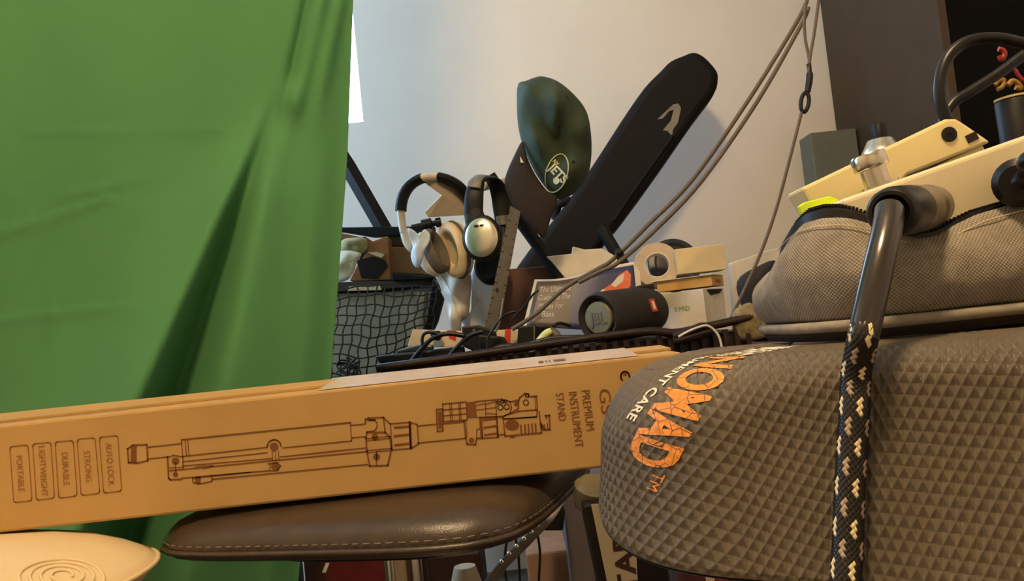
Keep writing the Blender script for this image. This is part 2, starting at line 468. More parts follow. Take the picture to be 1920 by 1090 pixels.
# inner tube, clamp, knob
LN((658,798),(685,795)); LN((660,821),(685,819))
LN((685,794),(685,787),(691,784),(719,783),(731,795), w=2.8); PL((688,789),(694,785),(704,786),(705,790))
LN((690,788),(702,788),(707,794),(707,801),(702,808),(688,810), w=2); LN((719,783),(722,811), w=2.6)
LN((688,811),(722,811),(731,820),(734,842),(727,873),(693,874),(688,847),(686,822), w=3.2, c=True)
for a_ in (((688,823),(730,818)), ((688,827),(730,822)), ((688,845),(732,841)), ((689,849),(731,845))): LN(*a_, w=1.6)
DS((703,820),6.5); DS((706,857),6.5); LN((706,846),(706,873), w=1.8)
LN((732,795),(768,792),(770,841),(735,844), w=2.4, c=True); LN((768.5,792),(770.5,841), w=5)
LN((771,793),(782,796),(785,832),(771,841), w=2.4)
for a_ in (((740,802),(765,800)), ((740,818),(766,815)), ((741,835),(766,832))): LN(*a_, w=4)
LN((783,799),(818,795.5)); LN((831,795),(870,791)); LN((783,831),(873,822))
# yoke
LN((818,768),(829.5,767),(830.5,808),(820,809), w=2.6, c=True); PL((820,772),(828,771),(829,803),(822,804))
LN((829.5,758),(873,754)); LN((832,791),(875,788))
for x in (830, 843, 846.5, 860, 863, 874): LN((x,757.5-(x-830)*0.08),(x+1.8,791-(x-830)*0.07), w=1.8)
LN((831,769),(873,765), w=1.8); LN((832,780),(873.6,776), w=1.8)
PL((874.5,755),(892,753),(894,783),(876,784))
LN((892,753),(941,748.5),(956,753),(959,764),(956,775),(945,780.5),(895.6,783))
LN((910,755),(911,780), w=2); LN((929.5,752),(931,779), w=2); LN((894,760),(909,757), w=1.5); LN((894,769),(931,764), w=1.5); LN((911,759),(929,753), w=1.5); LN((911,775),(931,777), w=1.5)
RG((938,764),5); RG((950,763),5)
for c_ in ((934,755),(941.5,753.5),(948,752.5)): RG(c_, 2.6)
LN((956,754),(971,750)); DS((968,757.6),4.5); LN((957,775),(972,766))
LN((972,766),(972,753),(974.5,745.7),(984,738),(991,739),(991,744),(1006,743),(1007.5,769.5),(1006,782), w=2.6); RG((986,755),5)
LN((1003,743),(1004,770), w=1.5); RG((988,742),3)
LN((945,780),(972,771),(1006,768.6)); LN((946,786),(1006,782))
LN((870,788),(873,821),(876,833),(891,834),(894,823),(901,821), w=2.8); LN((873,788),(876,820), w=1.6); DS((884,826),5)
LN((894,823),(894,806),(899,804), w=1.8); LN((900,785),(903,822), w=4)
LN((903,784),(930.5,782),(933,820),(905,822), c=True); LN((931,782),(934,820), w=3.4)
for a_ in (((907,788),(928.6,785)), ((908,802),(929,799)), ((909,816),(930,813))): LN(*a_, w=3.4)
LN((933,783),(943,782)); LN((935,816),(946,814.5)); LN((943,782),(947,818),(1015,812),(1011,773), w=2.8); LN((943,786),(1006,782))
DS((960,797),13,10)
for i, x in enumerate((976.5,984,990.5,997.5,1004)): LN((x,798-i*0.7),(x+1,814-i*0.7), w=3.2)
PL((955,818),(967,817),(964,821),(957,821))
LN((1014,793),(1017,806),(1031,806),(1030,779),(1023,780),(1025,785), w=3); PL((1015,797),(1022,796),(1023,806),(1016,807)); LN((1026,794),(1027,805), w=2)
ink.build('printed_drawing', M_ink, box, label='brown line drawing of a folded instrument stand')
def words(mb, body, p0, p1, h, bold=0.0): px_text(mb, body, p0, p1, h, YI, 0, bold)
tx = MB()
words(tx, 'PREMIUM', (1090,733), (1100,808), 16); words(tx, 'INSTRUMENT', (1066,736), (1079,840), 16); words(tx, 'STAND', (1042,738), (1048,790), 15)
words(tx, 'GS-', (1122,731), (1130,790), 22)
px_disc(tx, (1172,706), 8, 9, YI, a0=PI*0.7, a1=PI*2.1, ring=3); px_disc(tx, (1172,701), 4, 4, YI)
tx.build('printed_text', M_ink, box)
M_ink2 = mat('faded_brown_ink', (138, 88, 36), 0.7, var=0.05)
for body, q in (('PORTABLE', ((18,838),(52,834.5),(60,939),(25.6,943))), ('LIGHTWEIGHT', ((61,833),(95,829.5),(102,934),(68,938.6))),
                ('DURABLE', ((103,829),(137,826),(144.5,930),(110,934.5))), ('STRONG', ((144.5,824),(178,821),(187,925),(152,929.5))),
                ('AUTO LOCK', ((186,820),(220.5,817),(228,921),(194,925)))):
    fr = MB(); q = [Vector(p) for p in q]; P = []
    for i in range(4):
        p, a_, b_ = q[i], q[i-1], q[(i+1) % 4]
        da = (a_-p).normalized()*6; db = (b_-p).normalized()*6
        for k in range(5):
            t = k/4; P.append(p + da*(1-t)**2 + db*t**2)
    px_line(fr, P, 1.8, YI, True)
    cx = (q[0]+q[1]+q[2]+q[3])/4; dv = ((q[3]+q[2])-(q[0]+q[1])).normalized()
    hl = {'LIGHTWEIGHT': 47, 'AUTO LOCK': 40, 'PORTABLE': 34, 'DURABLE': 31, 'STRONG': 29}[body]
    nn = Vector((dv.y, -dv.x))
    p0 = cx - dv*hl - nn*6.5; p1 = cx + dv*hl - nn*6.5
    words(fr, body, p0, p1, 12)
    fr.build('printed_label', M_ink2, box)

# ------------------------------------------------------------------ leather seat stool
def rsq(cx, cy, a, rot, k, n=64, p=5.0):
    R_ = []
    for i in range(n):
        th = 2*PI*i/n; c_, s_ = math.cos(th), math.sin(th)
        r = (abs(c_)**p + abs(s_)**p) ** (-1/p)
        x, y = r*c_*a*k, r*s_*a*k
        R_.append((cx + x*math.cos(rot)-y*math.sin(rot), cy + x*math.sin(rot)+y*math.cos(rot)))
    return R_
SX, SY, SA, SR = -0.133, 0.790, 0.170, math.radians(-17)
zs = at(960, 899, YBX).z            # underside of the box above the seat
st = thing('leather_stool', 'black leather padded stool with piped square seat and chrome post', 'stool', (SX, SY, 0))
pad = MB(); rings = []
for k, z in ((0.93, -0.038), (0.985, -0.035), (1.0, -0.029), (1.0, -0.025), (0.985, -0.017), (0.95, -0.011), (0.88, -0.006), (0.75, -0.003), (0.5, -0.001), (0.25, 0.0), (0.05, 0.0)):
    rings.append([Vector((x, y, zs - 0.001 + z)) for x, y in rsq(SX, SY, SA, SR, k)])
pad.loft(rings); pad.build('seat_pad', M_leather, st, smooth=180)
pp = [Vector((x, y, zs - 0.030)) for x, y in rsq(SX, SY, SA, SR, 1.006)]
MB().tube(pp + [pp[0]], 0.0028, 8, False).build('piping', M_leather, st, smooth=180)
stt = MB()
for i in range(0, 64):
    a_, b_ = pp[i], pp[(i+1) % 64]
    for t in (0.1, 0.6):
        q0 = a_.lerp(b_, t) + Vector((0,0,0.0062)); q1 = a_.lerp(b_, t+0.28) + Vector((0,0,0.0062))
        stt.tube([q0, q1], 0.0005, 4)
stt.build('stitching', mat('grey_thread', (110, 98, 80), 0.7), st)
MB().loft([[Vector((x, y, z)) for x, y in rsq(SX, SY, SA, SR, 0.55)] for z in (zs-0.060, zs-0.040)]).build('seat_base', M_black, st, bevel=0.002)
MB().lathe((SX, SY, 0.03), (0,0,1), [(0.024,0),(0.024,0.28),(0.018,0.28),(0.018,zs-0.090)], 24).build('post', M_chrome, st, smooth=40)
MB().lathe((SX, SY, 0.0), (0,0,1), [(0.12,0),(0.12,0.012),(0.10,0.02),(0.03,0.035),(0.03,0.05)], 40).build('foot_plate', M_chrome, st, smooth=40)

# ------------------------------------------------------------------ white padded stool
tipp = at(252, 1046, 0.62)
WA, WB = 0.27, 0.150
wx, wy = tipp.x - WA + 0.004, 0.62
wz = at(60, 994, YBX).z + 0.0005
M_wl = mat('white_upholstery', (216, 194, 152), 0.5, var=0.03, scale=10, bump=0.04, bscale=250, spec=0.4)
ws = thing('padded_stool', 'white upholstered padded stool with a stitched swirl on top', 'stool', (wx, wy, 0))
def wplan(k, n=72, p=2.3):
    out = []
    for i in range(n):
        th = 2*PI*i/n; c_, s_ = math.cos(th), math.sin(th); r = (abs(c_)**p + abs(s_)**p) ** (-1/p)
        out.append((wx + r*c_*WA*k, wy + r*s_*WB*k))
    return out
def wtop(k): return wz - 0.030*k**6
rings = [[Vector((x, y, wz - 0.030 - dz)) for x, y in wplan(k)] for k, dz in ((0.55, 0.085), (0.76, 0.06), (0.89, 0.035), (0.96, 0.014), (1.0, 0.003))]
rings += [[Vector((x, y, wtop(k))) for x, y in wplan(k)] for k in (0.995, 0.97, 0.92, 0.84, 0.72, 0.55, 0.35, 0.15, 0.02)]
MB().loft(rings).build('cushion', M_wl, ws, smooth=180)
q = [Vector((x, y, wz - 0.031)) for x, y in wplan(1.002)]
MB().tube(q + [q[0]], 0.0022, 6, False).build('piping', M_wl, ws, smooth=180)
spc = at(108, 1062, 0.57)
def wsurf(x, y):
    dx, dy = abs(x-wx)/WA, abs(y-wy)/WB
    return wtop((dx**2.3 + dy**2.3) ** (1/2.3))
sw = []
for i in range(150):
    th = i * 0.16; r = 0.004 + 0.0009*th
    x, y = spc.x + r*1.15*math.cos(th), 0.578 + r*1.1*math.sin(th)
    sw.append(Vector((x, y, wsurf(x, y) + 0.0002)))
MB().tube(sw, 0.0011, 6).build('swirl_stitching', M_wl, ws, smooth=180)
for sx in (-1, 1):
    for sy in (-1, 1):
        MB().lathe((wx+sx*0.15, wy+sy*0.08, 0), (0,0,1), [(0.012,0),(0.02,0.05),(0.022,wz-0.1)], 16).build('leg', M_dark, ws, smooth=40)

# ------------------------------------------------------------------ trunk and mat
ANG = math.radians(25)
e_ = Vector((-math.cos(ANG), math.sin(ANG), 0)); n_ = Vector((-math.sin(ANG), -math.cos(ANG), 0))
CC = Vector((0.102, 0.352, 0)); RHO = 0.05; Z0 = 0.6815
LFR = 0.20                                  # length of the straight front edge
def outline(s):
    """plan of the supporting edge: s from 0 at the far end of the front edge, leftwards, round the corner, then back; returns point and outward normal"""
    if s < LFR: return CC + n_*RHO - e_*(LFR - s), n_
    a = (s - LFR)/RHO
    if a < PI/2:
        nn = n_*math.cos(a) + e_*math.sin(a); return CC + nn*RHO, nn
    return CC + e_*RHO - n_*(s - LFR - RHO*PI/2), e_
def RRf(s): return 0.014 + 0.026*sstep(-0.9, 1.0, (s - LFR)/RHO)
RR = 0.014
def hang(s):
    a = (s - LFR)/RHO
    return 0.070 - 0.046*sstep(-1.3, 1.9, a)
TFLAT = 0.045
TARC = RR*PI/2*0.92
def S(s, t, lift=0.0):
    """t: 0 on the flat top inside, TFLAT at the rim, then round the rim and down"""
    p, nn = outline(s)
    up = Vector((0,0,1)); RR = RRf(s); p = p - nn*(RR-0.014)*0.75; TARC = RR*PI/2*0.92
    if t < TFLAT:
        q = p - nn*(TFLAT - t) ; nr = up; z = Z0
        q = Vector((q.x, q.y, z))
    elif t < TFLAT + TARC:
        a = (t - TFLAT)/RR
        q = p + nn*RR*math.sin(a) + up*(Z0 - RR*(1 - math.cos(a))); nr = nn*math.sin(a) + up*math.cos(a)
    else:
        a = TARC/RR; d = t - TFLAT - TARC
        base = p + nn*RR*math.sin(a) + up*(Z0 - RR*(1 - math.cos(a)))
        dr = nn*math.cos(a) - up*math.sin(a)
        q = base + dr*d + nn*(0.9*d*d)*sstep(0.0, 0.03, d); nr = nn*math.sin(a) + up*math.cos(a)
    return q + nr*lift
M_mat = mat('grey_mat_rubber', (86, 77, 63), 0.55, var=0.06, scale=30, spec=0.45)
M_mate = mat('black_mat_edge', (26, 22, 18), 0.8)
PW, PH = 0.0037, 0.0078
def dimple(s, t):
    a, b_ = (s*0.992 - t*0.12)/PW, (t*0.992 + s*0.12)/PH
    fp, fq = (a+b_) % 1.0, (a-b_) % 1.0
    return -min(fp, 1-fp, fq, 1-fq)*2*0.0009
mt = thing('instrument_mat', 'dark grey textured instrument care mat draped with rounded corner and orange lettering', 'mat', (CC.x+0.06, CC.y-0.05, Z0))
S1 = LFR + RHO*PI/2 + 0.03
ns, nt_ = 680, 300
V = []; F = []
for i in range(ns+1):
    s = S1*i/ns; T = TFLAT + RRf(s)*PI/2*0.92 + hang(s)
    for j in range(nt_+1):
        t = T*j/nt_
        ed = min(1.0, (nt_-j)/5)
        V.append(S(s, t, dimple(s, t)*ed - 0.001*(1-ed)))
for i in range(ns):
    for j in range(nt_):
        k = i*(nt_+1)+j; F.append((k, k+1, k+nt_+2, k+nt_+1))
MB().add(V, F).build('mat_face', M_mat, mt)
# underside, 3 mm behind
V = []; F = []; n2 = 60
for i in range(n2+1):
    s = S1*i/n2; T = TFLAT + RRf(s)*PI/2*0.92 + hang(s)
    for j in range(31):
        V.append(S(s, T*j/30, -0.0032))
    V.append(S(s, T+0.0008, -0.0012))
for i in range(n2):
    for j in range(31):
        k = i*32+j; F.append((k, k+32, k+33, k+1))
MB().add(V, F).build('mat_backing', M_mate, mt, smooth=60)
# lettering
def mat_text(name, body, s0, t0, cap, length, m, shear=0.0, bold=0.0, label=None):
    Vt, Ft = text2d(body, 0.09, bold); wd = max(v[0] for v in Vt); ch = 0.72
    mb = MB(); P = []
    for x, y in Vt:
        tt = t0 + x/wd*length + 0.10*(y/ch*cap); ss = s0 - y/ch*cap + shear*(x/wd*length)
        P.append(S(ss, tt, 0.0002 + 0.35*dimple(ss, tt)))
    mb.add(P, Ft); return mb.build(name, m, mt, label=label)
M_org = mat('orange_print', (224, 142, 50), 0.5, var=0.2, scale=500)
def crack(m, sc_=260, w_=0.05):
    nt = m.node_tree; b = nt.nodes['Principled BSDF']; lk = b.inputs['Base Color'].links[0]; src = lk.from_socket
    v = nt.nodes.new('ShaderNodeTexVoronoi'); v.feature = 'DISTANCE_TO_EDGE'; v.inputs['Scale'].default_value = sc_
    t_ = [n for n in nt.nodes if n.type == 'TEX_COORD'][0]; nt.links.new(t_.outputs['Object'], v.inputs['Vector'])
    r = nt.nodes.new('ShaderNodeValToRGB'); r.color_ramp.elements[0].position = w_*0.5; r.color_ramp.elements[1].position = w_
    nt.links.new(v.outputs['Distance'], r.inputs['Fac'])
    mxn = nt.nodes.new('ShaderNodeMixRGB'); mxn.inputs['Color1'].default_value = lin((70, 58, 44))
    nt.links.new(r.outputs['Color'], mxn.inputs['Fac']); nt.links.new(src, mxn.inputs['Color2']); nt.links.new(mxn.outputs['Color'], b.inputs['Base Color'])
crack(M_org, 170, 0.03)
M_wpr = mat('white_print', (228, 220, 200), 0.5, var=0.06, scale=300)
SB = LFR + 0.012
mat_text('printed_word', 'NOMAD', SB, 0.0480, 0.0165, 0.055, M_org, 0.40, 0.035, 'orange word of the brand name')
mat_text('printed_word', 'MUSIC', SB-0.017, 0.006, 0.0165, 0.040, M_wpr, 0.40, 0.03)
mat_text('printed_word', 'PREMIUM INSTRUMENT CARE', SB-0.010, 0.004, 0.0048, 0.084, M_wpr, 0.42, 0.02)
mat_text('printed_word', 'TM', SB+0.0115, 0.1055, 0.004, 0.007, M_org, 0.40)

tk = thing('storage_chest', 'dark red lacquered chest with a cream stripe under the grey mat', 'chest', (CC.x+0.12, CC.y+0.03, 0))
def inset(d):
    """closed outline of the trunk, inset by d from the supporting edge"""
    P = []
    for i in range(26):
        p, nn = outline(0.0 + (LFR + RHO*PI/2)*i/25); P.append(p - nn*d)
    P.append(outline(LFR+RHO*PI/2+0.12)[0] - e_*d); P.append(outline(0)[0] - n_*0.17); return P
MB().loft([[Vector((p.x, p.y, z)) for p in inset(0.002)] for z in (Z0-0.018, Z0-0.0036)]).build('lid', M_dred, tk, bevel=0.001)
MB().loft([[Vector((p.x, p.y, z)) for p in inset(0.006)] for z in (0.0, Z0-0.018)]).build('body', M_dred, tk, smooth=40)
def stripe(name, sa, sb, m):
    mb = MB(); rings = []
    for z in (0.0, Z0-0.022):
        f = [outline(sa+(sb-sa)*k/6) for k in range(7)]
        rings.append([Vector((p.x, p.y, z)) - nn*0.0052 for p, nn in f] + [Vector((p.x, p.y, z)) - nn*0.007 for p, nn in reversed(f)])
    mb.loft(rings); mb.build(name, m, tk)
stripe('stripe', LFR+0.0215, LFR+0.0265, mat('cream_stripe', (225, 196, 150), 0.5))
stripe('stripe', LFR+0.0145, LFR+0.0213, mat('red_stripe', (130, 20, 26), 0.4))

# ------------------------------------------------------------------ grey pedal bag
YG = 0.318
gx = at(1452, 560, YG+0.045).x + 0.004
wm = bpy.data.materials.new('grey_woven_fabric'); wm.use_nodes = True
nt = wm.node_tree; b = nt.nodes['Principled BSDF']
tc = nt.nodes.new('ShaderNodeTexCoord')
sp = nt.nodes.new('ShaderNodeSeparateXYZ'); nt.links.new(tc.outputs['UV'], sp.inputs[0])
def mth(op, a=None, b_=None, va=0.0, vb=0.0):
    n = nt.nodes.new('ShaderNodeMath'); n.operation = op
    if a is not None: nt.links.new(a, n.inputs[0])
    else: n.inputs[0].default_value = va
    if b_ is not None: nt.links.new(b_, n.inputs[1])
    else: n.inputs[1].default_value = vb
    return n.outputs[0]
KF = 2*PI/0.0015
sx = mth('SINE', mth('MULTIPLY', sp.outputs['X'], vb=KF)); sy = mth('SINE', mth('MULTIPLY', sp.outputs['Y'], vb=KF))
pr = mth('MULTIPLY', sx, sy); hh = mth('ADD', mth('MULTIPLY', pr, vb=0.5), vb=0.5)
nz = nt.nodes.new('ShaderNodeTexNoise'); nz.inputs['Scale'].default_value = 180; nt.links.new(tc.outputs['Object'], nz.inputs['Vector'])
fac = mth('ADD', mth('MULTIPLY', hh, vb=0.55), mth('MULTIPLY', nz.outputs['Fac'], vb=0.45))
rp = nt.nodes.new('ShaderNodeValToRGB'); rp.color_ramp.elements[0].position = 0.2; rp.color_ramp.elements[1].position = 0.85
rp.color_ramp.elements[0].color = lin((98, 92, 82)); rp.color_ramp.elements[1].color = lin((168, 160, 146))
nt.links.new(fac, rp.inputs['Fac']); nt.links.new(rp.outputs['Color'], b.inputs['Base Color'])
bp = nt.nodes.new('ShaderNodeBump'); bp.inputs['Strength'].default_value = 0.5; bp.inputs['Distance'].default_value = 0.0005
nt.links.new(hh, bp.inputs['Height']); nt.links.new(bp.outputs['Normal'], b.inputs['Normal']); b.inputs['Roughness'].default_value = 0.9
b.inputs['Specular IOR Level'].default_value = 0.2
gb = thing('pedal_bag', 'grey woven fabric bag with open black zipper holding effect pedals', 'bag', (gx+0.12, YG+0.06, Z0))
GR = 0.04; GXR = 0.34
def gplan(s):
    """bag outline: s=0 back on the short end, round the corner, then along the front"""
    c = Vector((gx+GR, YG+GR, 0)); back = 0.03; q = GR*PI/2
    if s < back: return Vector((gx, YG+GR+back-s, 0)), Vector((-1,0,0))
    s -= back
    if s < q:
        a = s/GR; nn = Vector((-math.cos(a), -math.sin(a), 0)); return c + nn*GR, nn
    return Vector((gx+GR+s-q, YG, 0)), Vector((0,-1,0))
GL = 0.03 + GR*PI/2 + (GXR-gx-GR)
TOPX = [(1446, 492), (1458, 462), (1480, 438), (1510, 418), (1545, 408), (1580, 405), (1615, 408), (1640, 414), (1668, 428), (1700, 438), (1735, 444), (1768, 438), (1800, 422), (1850, 399), (1920, 379), (2000, 360), (2200, 330)]
ZPIP = at(1700, 590, YG).z
def gtop(s):
    p, nn = gplan(s)
    # image column of this point at mid height, then the traced rim height at that depth
    d = p + Vector((0,0,0.71)) - CAM
    px = 960 + FPX*d.dot(_r)/d.dot(_f)
    px = max(px, 1446)
    z = at(px, lerp_tab(TOPX, px), p.y).z
    return z - 0.004*sstep(0.05, 0.0, s)
me_v = []; me_f = []; uvs = []; NS, NV = 150, 26
for i in range(NS+1):
    s = GL*i/NS; p, nn = gplan(s); zt_ = gtop(s)
    for j in range(NV+1):
        v = j/NV; z = ZPIP + (zt_-ZPIP)*v
        bul = 0.009*math.sin(PI*min(1, v*1.0))**0.8 - 0.004*v
        bul += 0.0016*mnoise.noise(Vector((s*60, v*2.5, 3))) + 0.0022*mnoise.noise(Vector((s*25, v*1.2, 8)))
        me_v.append(Vector((p.x, p.y, z)) + nn*bul)
for i in range(NS):
    for j in range(NV):
        k = i*(NV+1)+j; me_f.append((k, k+NV+1, k+NV+2, k+1))
mbp = MB().add(me_v, me_f); fp = mbp.build('front_panel', wm, gb, smooth=180)
md = fp.modifiers.new('solid', 'SOLIDIFY'); md.thickness = 0.0022; md.offset = -1
uvl = fp.data.uv_layers.new(name='uv')
co = [v.co for v in fp.data.vertices]
for lp in fp.data.loops:
    i, j = divmod(lp.vertex_index, NV+1)
    uvl.data[lp.index].uv = (GL*i/NS, (co[lp.vertex_index].z + gb.location.z - ZPIP))
def gcurve(fz, off, s0=0.0, s1=GL, n=120):
    P = []
    for i in range(n+1):
        s = s0 + (s1-s0)*i/n; p, nn = gplan(s); P.append(Vector((p.x, p.y, fz(s))) + nn*off)
    return P
MB().tube(gcurve(lambda s: ZPIP-0.0022, 0.0030), 0.0024, 10).build('piping', wm, gb, smooth=180, label='rounded fabric piping along the base')
M_bagb = mat('dark_bag_base', (30, 25, 21), 0.85, var=0.15, scale=120)  # dark base, its colour deepened further for the shade under the bag
base_ring = [gplan(GL*i/60) for i in range(61)]
bb = []
for z, o_ in ((Z0+0.0006, 0.0005), (Z0+0.003, 0.0025), (ZPIP-0.004, 0.003)):
    r_ = [Vector((p.x, p.y, z)) + nn*o_ for p, nn in base_ring]
    r_ += [Vector((GXR, YG+GR+0.07, z)), Vector((gx+0.02, YG+GR+0.07, z))]
    bb.append(r_)
MB().loft(bb).build('base', M_bagb, gb)
MB().tube(gcurve(lambda s: gtop(s)-0.0035, 0.0012, 0.03, GL), 0.00028, 5).build('stitching', mat('pale_thread', (200, 185, 160), 0.8), gb)
# zipper band rising inside the rim, with teeth
SZ1 = 0.03 + GR*PI/2 + 0.055
zb_ = MB(); V = []; F = []
n = 90
for i in range(n+1):
    s = 0.012 + (GL-0.012)*i/n; p, nn = gplan(s); z = gtop(s)
    hgt = 0.0014 + 0.0040*sstep(0.115, 0.045, s)
    V += [Vector((p.x, p.y, z-0.004)) - nn*0.0035, Vector((p.x, p.y, z+hgt*0.7)) - nn*0.0042, Vector((p.x, p.y, z+hgt)) - nn*0.0075, Vector((p.x, p.y, z-0.004)) - nn*0.006]
for i in range(n):
    for j in range(4):
        a_ = i*4+j; b_ = i*4+(j+1) % 4; F.append((a_, b_, b_+4, a_+4))
zb_.add(V, F).build('zipper_tape', M_rubber, gb, smooth=50)
tt = MB()
for i in range(150):
    s = 0.02 + (GL-0.02)*i/150; p, nn = gplan(s); z = gtop(s); hgt = 0.0014 + 0.0040*sstep(0.115, 0.045, s)
    c_ = Vector((p.x, p.y, z+hgt+0.0003)) - nn*0.0072
    Mx = Matrix.Translation(c_) @ Matrix.Rotation(math.atan2(nn.y, nn.x), 4, 'Z')
    tt.box((-0.0009,-0.0005,-0.0004), (0.0009,0.0005,0.0007), Mx)
tt.build('zipper_teeth', M_black, gb)
# sides and back so that the bag is closed
MB().box((gx+0.02, YG+GR+0.068, Z0+0.001), (GXR, YG+GR+0.07, ZPIP+0.022)).build('back_panel', wm, gb)

# ------------------------------------------------------------------ pedals in the bag
M_ped = mat('white_enamel', (232, 220, 184), 0.28, var=0.02, coat=0.3)
M_ped2 = mat('cream_enamel', (226, 212, 160), 0.4, var=0.03)
th1 = math.radians(13.3)
O1 = at(1578, 374, YG+0.017)
px1 = Vector((math.cos(th1), 0, math.sin(th1))); pz1 = Vector((-math.sin(th1), 0, math.cos(th1)))
def frame(o, a, c):
    b_ = c.cross(a); return Matrix(((a.x,b_.x,c.x,o.x),(a.y,b_.y,c.y,o.y),(a.z,b_.z,c.z,o.z),(0,0,0,1)))
F1 = frame(O1, px1, pz1)
p1 = thing('effect_pedal', 'glossy off-white effect pedal with chrome footswitch and angled jack plugs', 'pedal', O1 - pz1*0.03)
MB().box((0,0,-0.030), (0.112,0.036,0), F1).build('enclosure', M_ped, p1, bevel=0.0022, seg=3)
fsw = F1 @ Vector((0.0245, 0.016, 0))
ft = MB().lathe(fsw, pz1, [(0.0085,0.0),(0.0085,0.0012),(0.0055,0.0014),(0.0055,0.0085),(0.0072,0.0088),(0.0075,0.0095),(0.0075,0.0145),(0.0068,0.0155),(0.001,0.0158)], 28).build('footswitch', M_chrome, p1, smooth=35)
# second pedal behind
th2 = math.radians(19.5)
O2 = at(1503, 352, YG+0.065)
px2 = Vector((math.cos(th2), 0, math.sin(th2))); pz2 = Vector((-math.sin(th2), 0, math.cos(th2)))
F2 = frame(O2, px2, pz2)
LP2 = (at(1796, 214, YG+0.065)-O2).dot(px2)
p2 = thing('effect_pedal', 'matte cream effect pedal with a black cross-head screw behind the glossy one', 'pedal', O2 - pz2*0.03)
q = [(0,0),(LP2-0.006,0),(LP2-0.0015,-0.002),(LP2+0.001,-0.006),(LP2+0.0085,-0.0195),(LP2-0.035,-0.0165),(0.01,-0.034),(0.001,-0.034)]
MB().prism([F2 @ Vector((x, 0, z)) for x, z in q], (0, 0.022, 0)).build('enclosure', M_ped2, p2, bevel=0.0015, seg=2)
MB().box((LP2-0.03, 0.003, -0.033), (LP2+0.006, 0.020, -0.0185), F2).build('treadle_base', M_ped2, p2, bevel=0.001)
sc_ = F2 @ Vector((LP2-0.0085, 0, -0.0075))
scr = MB().lathe(sc_, (0,-1,0), [(0.0037,0),(0.0037,0.0008),(0.0028,0.0012),(0.0002,0.0012)], 20).build('screw', M_black, p2, smooth=30)
cr = MB()
for a_ in (0.4, 0.4+PI/2):
    cr.box((-0.0018,-0.0016,-0.0004),(0.0018,-0.0011,0.0004), Matrix.Translation(sc_) @ Matrix.Rotation(a_, 4, 'Y'))
cr.build('cross_slot', mat('dark_slot', (8,8,8), 0.9), scr)
MB().box((LP2-0.002, -0.0006, -0.0155), (LP2+0.0035, 0.001, -0.0115), F2).build('latch_hole', M_dark, p2)
st_ = [(1500, 386), (1510, 379), (1556, 368), (1572, 374), (1572, 400), (1504, 402)]
slab('sticky_note', st_, YG+0.052, 0.004, mat('neon_yellow_green', (215, 245, 40), 0.6, var=0.03), 'small neon yellow green tab between the two pedals', 'tab', bevel=0.0004)

# angled jack plug with heat-shrink sleeve and braided cable
jp = thing('instrument_cable', 'black and white braided instrument cable with angled plug and shiny sleeve', 'cable', at(1615, 640, 0.27))
jb = at(1744, 388, YG+0.016); je = at(1670, 398, YG-0.030)
ax = (je - jb).normalized(); Lj = (je-jb).length
MB().lathe(jb, ax, [(0.0088,-0.002),(0.0088,0.004),(0.0094,0.006),(0.0094,0.013),(0.0091,0.0135),(0.0091,0.016),(0.0094,0.0165),(0.0094,Lj*0.55)], 32).build('plug_shell', mat('grey_shell', (128, 116, 100), 0.35, metal=0.3, var=0.1), jp, smooth=35)
MB().lathe(jb, ax, [(0.0093,Lj*0.55),(0.0096,Lj*0.58),(0.0094,Lj*0.9),(0.0088,Lj*0.98),(0.0078,Lj),(0.0064,Lj),(0.006,Lj*0.85),(0.001,Lj*0.8)], 32).build('plug_boot', M_rubber, jp, smooth=35)
slv = cat([at(1668, 392, YG-0.034), at(1664, 425, YG-0.040), at(1652, 480, 0.272), at(1634, 560, 0.268), at(1618, 634, 0.2655)], 8)
nS = len(slv)
MB().tube(slv, [0.0042 if i == 0 else 0.0050 for i in range(nS)], 24).build('sleeve', mat('shiny_shrink_sleeve', (40, 33, 27), 0.22, var=0.1, spec=0.7), jp, smooth=60)
# find the s on the mat front for an image column
def mat_s(px, t):
    best = None
    for i in range(400):
        s = LFR*1.3*i/400; q = S(s, t) - CAM
        x = 960 + FPX*q.dot(_r)/q.dot(_f)
        if best is None or abs(x-px) < best[0]: best = (abs(x-px), s)
    return best[1]
CR = 0.0047
path = [slv[-4], slv[-1]]
for px, t in ((1606, TFLAT+0.018), (1602, TFLAT+0.030), (1597, TFLAT+0.050), (1593, TFLAT+0.072), (1590, TFLAT+0.092)):
    path.append(S(mat_s(px, t), t, CR+0.0006))
lastd = (path[-1]-path[-2]).normalized()
path.append(path[-1] + lastd*0.05 + Vector((0,0,-0.02)))
path = cat(path, 24)
MB().tube(path, CR*0.93, 16).build('cable_core', M_rubber, jp, smooth=60)
# braid: one small raised diamond for each strand crossing
lens = [0.0]
for a_, b_ in zip(path[:-1], path[1:]): lens.append(lens[-1] + (b_-a_).length)
tot = lens[-1]
frames = []; nrm = None
for i, p in enumerate(path):
    t = (path[min(i+1, len(path)-1)] - path[max(i-1, 0)]).normalized()
    a_ = Vector((0,-1,0)) if nrm is None else nrm
    nrm = (a_ - t*a_.dot(t)).normalized(); frames.append((p, nrm, t.cross(nrm)))
def cabpt(l, ang, r):
    l = max(0, min(tot-1e-6, l)); i = 0
    lo_, hi_ = 0, len(lens)-1
    while hi_-lo_ > 1:
        m_ = (lo_+hi_)//2
        if lens[m_] <= l: lo_ = m_
        else: hi_ = m_
    f_ = (l-lens[lo_])/max(1e-9, lens[hi_]-lens[lo_])
    p = frames[lo_][0].lerp(frames[hi_][0], f_); a_ = frames[lo_][1].lerp(frames[hi_][1], f_).normalized(); b_ = frames[lo_][2].lerp(frames[hi_][2], f_).normalized()
    return p + (a_*math.cos(ang) + b_*math.sin(ang))*r
NA, DL = 16, 0.0022
nL = int(tot/DL*2)
br_ = MB()
